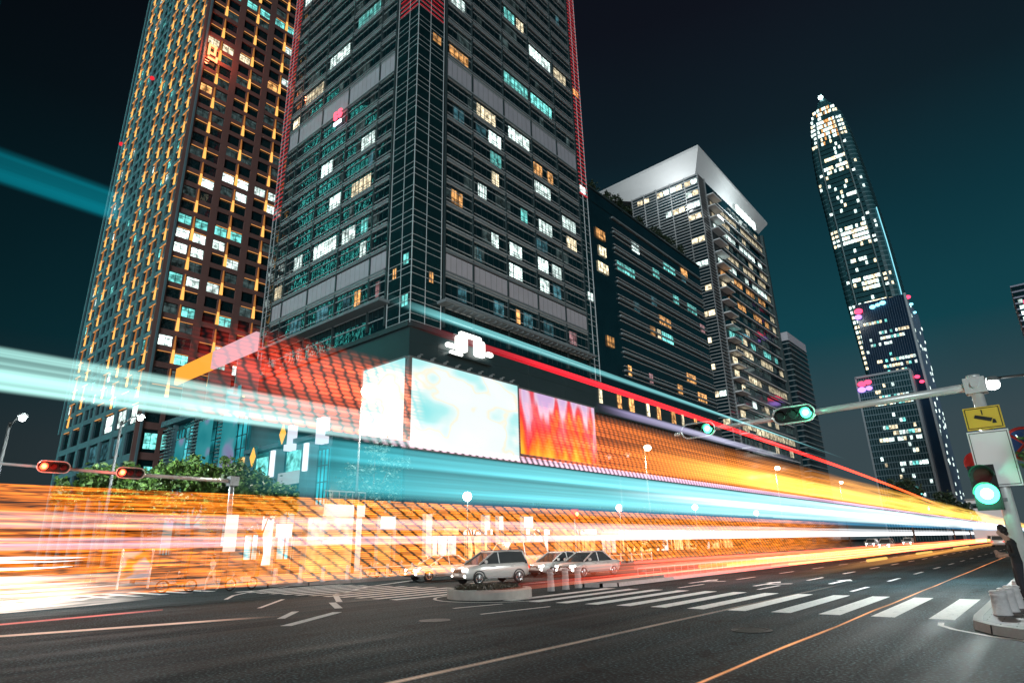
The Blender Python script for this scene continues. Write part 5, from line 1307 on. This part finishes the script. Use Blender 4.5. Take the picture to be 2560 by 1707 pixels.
# far lane: the orange dotted side of a passing double-decker
def wideb(name, label, x, y0, y1, z0, z1, m, **k): return band(name, label, x, y0, y1, z0, z1, m, .04, **k)
wideb('light_streak', 'broad orange streak with slanting dark gaps spanning the far lane behind the cars', -25.2, 9, 120, .55, 4.05,
     streakmat('orange_dotted_light', [(0,OR2),(.5,OR),(1,OR)], 1.35, .62, (10.5,17,70,115), 11.5, .6, (.86,1.7,.24,.14,.5), .45, None, (9,120), (.35,9.)))
wideb('light_streak', 'patchy orange streak of long horizontal dashes at the far left behind the bicycles', -25.3, 1.5, 18, .50, 4.05,
     streakmat('orange_streaky_light', [(0,(1.,.28,.03)),(.6,(1.,.23,.02)),(1,OR)], 1.15, .55, (0,0,11,17), 7.2, .55, (1.5,3.6,.12,.30,1.6), .85, None, (1.5,18), (.42,13.)))
wideb('light_streak', 'upper pale pink streak running through the broad orange streak', -25.1, 1.5, 400, 2.62, 3.25,
     streakmat('pink_white_light', [(0,(1.,.58,.58)),(.55,(.95,.66,.78)),(.75,WH),(1,WH)], .75, .42, (0,0,300,400), 6, .25, None, .45, (2.62,3.25,.15,.12), (1.5,400), (.03,7.)))
wideb('light_streak', 'lower pale pink streak running through the broad orange streak', -25.0, 1.5, 400, 1.98, 2.42,
     streakmat('pink_white_light_low', [(0,(1.,.50,.62)),(.5,(1.,.62,.78)),(.72,WH),(1,WH)], .85, .5, (0,0,300,400), 6, .2, None, .45, (1.98,2.42,.08,.08), (1.5,400), (.03,9.)))
wideb('light_streak', 'brilliant white streak just above the horizon reaching to the end of the avenue', -24.9, 24, 500, 2.05, 2.85,
     streakmat('white_light', [(0,WH),(1,(1.,.98,.95))], 1.3, .88, (26,60,450,500), 0, 0, None, .25, (2.05,2.85,.12,.3), (24,500), (.02,5.)))
# near lane: the bus that passed closest
A_ = -5.6
ORN = dict(rows=24., rowamp=.65, diag=(.15,.5,.28,.24,.8), noise=.5, edge=(2.9,3.86,.02,.25), nscale=(.15,12.))
band('light_streak', 'wide red-orange streak of fine dots left of the bright corner screen', A_, 1.6, 5.1, 2.90, 3.95,
     streakmat('red_orange_near_light', [(0,RD),(.45,(1.,.06,.03)),(.72,(1.,.11,.035)),(1,(1.,.24,.10))], 1.35, .66, (1.9,3.6,4.5,5.0), umap=(1.6,5.1), **{**ORN, 'noise': .7}), .02)
band('light_streak', 'wide orange streak of fine dots turning yellow towards the end of the avenue', A_, 6.3, 300, 2.90, 3.86,
     streakmat('orange_near_light', [(0,(1.,.10,.04)),(.12,(1.,.22,.03)),(.35,(1.,.36,.05)),(.5,YL),(.88,YL),(1,(1.,.45,.08))], 1.0, .85, (6.4,8.2,280,300), umap=(6.3,300), **ORN), .02, lambda y: -.0004*y)
band('light_streak', 'smooth yellow core inside the wide orange streak', A_+.03, 9, 300, 2.95, 3.5,
     streakmat('yellow_near_light', [(0,(1.,.36,.05)),(.35,(1.,.46,.07)),(1,(1.,.50,.10))], 1.15, .85, (9.0,17,280,300), 0, 0, None, .3, (2.95,3.5,.06,.22), (9,300), (.08,10.)), .02)
band('light_streak', 'narrow pink dotted streak along the lower edge of the orange one', A_+.02, 3.5, 200, 2.84, 2.92,
     streakmat('pink_dot_light', [(0,PK),(.5,(.95,.6,.9)),(1,(1.,.8,.8))], 1.0, .8, (3.6,5.5,180,200), 0, 0, (.13,.8,.45,.2,0.), .2, None, (3.5,200), (.2,12.)), .02)
band('light_streak', 'wide aqua streak turning white towards the end of the avenue', A_-.02, 1.5, 300, 2.22, 2.84,
     streakmat('aqua_near_light', [(0,(.03,.30,.36)),(.20,(.06,.40,.46)),(.34,(.16,.60,.66)),(.46,(.42,.84,.90)),(.60,(.75,.95,1.)),(1,WH)], .95, .66, (2.5,4.4,280,300), 0, 0, None, .35, (2.22,2.84,.10,.04), (1.5,300), (.06,9.)), .02)
band('light_streak', 'thin deep blue streak under the wide aqua streak', A_-.04, 3.6, 200, 2.12, 2.30,
     streakmat('blue_edge_light', [(0,(.01,.10,.18)),(.5,(.02,.22,.42)),(1,(.2,.5,.8))], .8, .6, (3.6,6,160,200), 0, 0, None, .4, (2.12,2.30,.08,.08), (3.6,200), (.1,14.)), .02)
band('light_streak', 'thin white streak inside the aqua streak', A_+.05, 8, 300, 2.42, 2.62,
     streakmat('white_core_light', [(0,(.7,.95,1.)),(1,WH)], 1.2, .8, (8,16,280,300), 0, 0, None, .4, (2.42,2.62,.08,.08), (8,300), (.05,18.)), .02)
band('light_streak', 'pale mint streak entering at the left edge in front of the gold-lit tower', A_-.06, .55, 7, 2.86, 3.22,
     streakmat('mint_light', [(0,(.36,.72,.66)),(.5,(.42,.76,.70)),(1,(.5,.8,.8))], .78, .75, (0,0,1.6,6.0), 0, 0, None, .45, (2.86,3.22,.04,.06), (.55,7), (.05,14.)), .02, seg=30)
band('light_streak', 'dark teal streak sweeping down from the upper left edge', A_-.02, .38, 1.55, 4.44, 4.78,
     streakmat('dark_teal_light', [(0,(0.,.07,.09)),(1,(.0,.10,.13))], .75, .72, (0,0,1.30,1.52), 0, 0, None, .35, (4.44,4.78,.06,.10), (.38,1.55), (.05,12.)), .02)
band('light_streak', 'bright red streak sloping from the tower corner to the end of the avenue', A_+.06, 4.4, 60, 4.325, 4.405,
     streakmat('red_near_light', [(0,(.6,.006,.03)),(.3,(1.,.012,.022)),(.6,(1.,.02,.015)),(.8,(1.,.09,.02)),(1,(1.,.2,.05))], 1.5, .95, (4.5,10.5,42,58), 0, 0, None, .2, None, (4.4,60), (.05,20.)), .05, lambda y: -.00036*y*y if y < 42 else -.635-.03*(y-42), seg=40)
band('light_streak', 'pale teal streak running just above the bright red one', A_+.04, 4.2, 120, 4.52, 4.68,
     streakmat('teal_top_light', [(0,(.2,.62,.64)),(.5,(.25,.66,.70)),(1,(.6,.75,.8))], .8, .6, (4.2,5.4,40,110), 0, 0, None, .35, (4.52,4.68,.05,.05), (4.2,120), (.05,20.)), .03, lambda y: -.006*y)
band('light_streak', 'faint violet-white streak between the red and the orange streaks', A_+.08, 8.6, 22, 3.84, 4.02,
     streakmat('violet_light', [(0,(.4,.3,.6)),(.5,(.7,.7,.95)),(1,(.5,.5,.7))], .75, .55, (8.6,10,13,20), 0, 0, None, .4, (3.84,4.02,.06,.06), (8.6,22), (.1,14.)), .02)
# low trails of tail lights and turn signals
rg = random.Random(21)
cols = [(1.,.07,.03),(1.,.13,.03),(1.,.28,.04),(1.,.10,.08),(1.,.42,.08),(1.,.20,.10)]
LOWM = [streakmat('low_trail_light', [(0,c),(1,c)], 1.5, .95, (14,40,300,380), 0, 0, None, .25, None, (10,380), (.05,10.)) for c in cols]
LBL = ['lowest red tail-light streak hugging the median kerb', 'orange-red tail-light streak above the lowest one', 'orange tail-light streak in the middle of the low bundle', 'rosy tail-light streak over the median fence', 'amber tail-light streak highest of the low bundle', 'salmon tail-light streak crossing behind the planter bollards']
spec = [(-14.4,.48,0),(-13.6,.62,1),(-12.4,.70,2),(-13.0,.80,3),(-11.2,.92,4),(-14.8,.36,5),(-10.4,.62,2),(-12.0,.56,0),(-9.4,.74,1),(-14.0,.95,0),(-11.6,.48,3),(-10.0,.86,4)]
for i, (x, z, c) in enumerate(spec):
    b = MB(); y = 15.5+rg.random()*9 if i in (0,3,5,7,9,10) else 24+rg.random()*14; pts = []
    while y < 360:
        pts.append((x+.18*math.sin(y*.045+i), y, z+.03*math.sin(y*.11+i*2))); y *= 1.07
    b.tube(pts, .05+.03*rg.random(), 6)
    tag(b.build('tail_light_streak', LOWM[c]), LBL[c] if i < 6 else 'thin tail-light streak low over the near carriageway', 'light trail', 'tail-light streaks over the near carriageway' if i < 6 else 'thin tail-light streaks over the near carriageway')
wideb('light_streak', 'hazy red-orange wash of light low above the median kerb', -14.9, 14.5, 260, .42, 1.02,
     streakmat('red_wash_light', [(0,(.8,.17,.10)),(.4,(1.,.13,.04)),(1,(1.,.26,.06))], 1.2, .70, (16,38,220,260), 0, 0, None, .55, (.42,1.02,.2,.2), (14.5,260), (.04,16.)))
wideb('light_streak', 'dull golden wash of light low over the middle lanes', -8.4, 21, 140, .20, .62,
     streakmat('gold_wash_light', [(0,(.5,.30,.14)),(.5,(1.,.42,.08)),(1,(1.,.48,.12))], .7, .5, (23,60,120,140), 0, 0, None, .5, (.2,.62,.12,.12), (21,140), (.05,18.)))
for i, (y, ln) in enumerate(((37,4.6),(51.5,6.5),(71,12))):
    b = MB(); b.tube([(-7.9,y,.62),(-7.9,y+ln,.62)], .07, 8); o = b.build('turn_signal_streak', emis('turn_signal_light', (1.,.62,.16), 1.1))
    tag(o, ('nearest short yellow turn-signal dash', 'middle short yellow turn-signal dash', 'farthest short yellow turn-signal dash')[i]+' low over the middle lane', 'light trail', 'yellow turn-signal dashes')
GRO = streakmat('ground_trail_light', [(0,(.75,.34,.16)),(.5,(.85,.34,.12)),(1,(.9,.30,.10))], .27, .85, (3,6,60,75), 0, 0, None, .5, None, (3,75), (.3,1.))
for i, dx in enumerate((0,.05,.11)):
    b = MB(); b.tube([(-3.86+dx+.02*math.sin(y), y, .05+.03*i) for y in [4.5*1.12**k for k in range(25)]], .012, 5)
    tag(b.build('ground_streak', GRO), 'thin copper light line crossing the zebra stripes near the road surface', 'light trail', 'copper lines low over the right lane')
GRO2 = streakmat('ground_trail_pale', [(0,(.75,.50,.34)),(1,(.5,.45,.4))], .17, .8, (3,5,20,30), 0, 0, None, .5, None, (3,40), (.3,1.))
for i, dx in enumerate((0,.07)):
    b = MB(); b.tube([(-7.3+dx+.012*y, y, .05) for y in [3*1.12**k for k in range(21)]], .012, 5)
    tag(b.build('ground_streak', GRO2), 'pale double light line low over the second lane near the bottom of the picture', 'light trail', 'pale lines low over the second lane')
for i, (a, c, col) in enumerate((((-22.88,4.86),(-23.2,9.2),(1.,.25,.22)),((-19.37,4.17),(-17.1,10.4),(.85,.55,.42)))):
    b = MB(); b.tube([(a[0]+(c[0]-a[0])*t/8, a[1]+(c[1]-a[1])*t/8, .05) for t in range(-2,9)], .022, 5)
    tag(b.build('ground_streak', streakmat('ground_trail_left', [(0,col),(1,col)], .5, .85, (2,4,7,10.4), 0, 0, None, .2, None, (2,11), (.3,1.))), ('thin pink light line across the lower left of the road', 'thin cream light line across the lower left of the road')[i], 'light trail')
# dazzling headlight streaks of a turning vehicle at the far left
WHL = streakmat('headlight_streak_light', [(0,(1.,.97,.95)),(.6,(1.,.98,1.)),(1,(1.,.95,.92))], 1.5, .92, (0,0,7.6,9.0), 0, 0, None, .2, None, (1.5,9), (.2,10.))
PEACH = streakmat('peach_streak_light', [(0,(1.,.72,.52)),(.5,(1.,.80,.66)),(1,(.9,.8,.72))], 1.0, .6, (0,0,6,11.5), 0, 0, None, .6, None, (1.5,12), (.12,8.))
rg = random.Random(9)
for i, (x, z, y1, r_, m) in enumerate(((-29.5,1.74,9.2,.055,WHL),(-29.6,1.62,8.6,.04,WHL),(-29.4,1.40,8.2,.05,WHL),(-29.2,1.14,7.6,.03,PEACH),(-29.0,.98,9.5,.035,PEACH),(-28.8,.80,8.8,.04,PEACH),(-28.6,.64,10.5,.03,PEACH),(-28.4,.50,9.8,.04,PEACH),(-28.0,.36,10.8,.03,PEACH))):
    pts = [(x-.03*max(0,y-5)**2, y, z+.02*math.sin(y*1.3+i)+.006*y) for y in [1+(y1-1)*k/12 for k in range(13)]]
    b = MB(); b.tube(pts, [r_]*9+[r_*.8,r_*.6,r_*.35,r_*.1], 7)
    tag(b.build('headlight_streak', m), ('topmost thick white headlight streak at the far left edge','second white headlight streak at the far left edge','third white headlight streak at the far left edge')[i] if i < 3 else 'thin peach headlight streak curving into the side street', 'light trail', 'white headlight streaks at the far left' if i < 3 else 'peach headlight streaks at the far left')
def curve(y): return .045*max(0, y-4)**2
for i, (x, z0, z1) in enumerate(((-28.6,.62,1.15),(-27.6,.28,.72),(-26.4,.12,.40))):
    wideb('headlight_streak', ('highest', 'middle', 'lowest')[i]+' peach wash of headlight streaks fading over the side street', x, 1.2, 12, z0, z1, PEACH, group='peach headlight washes at the far left', xf=lambda y: -curve(y))
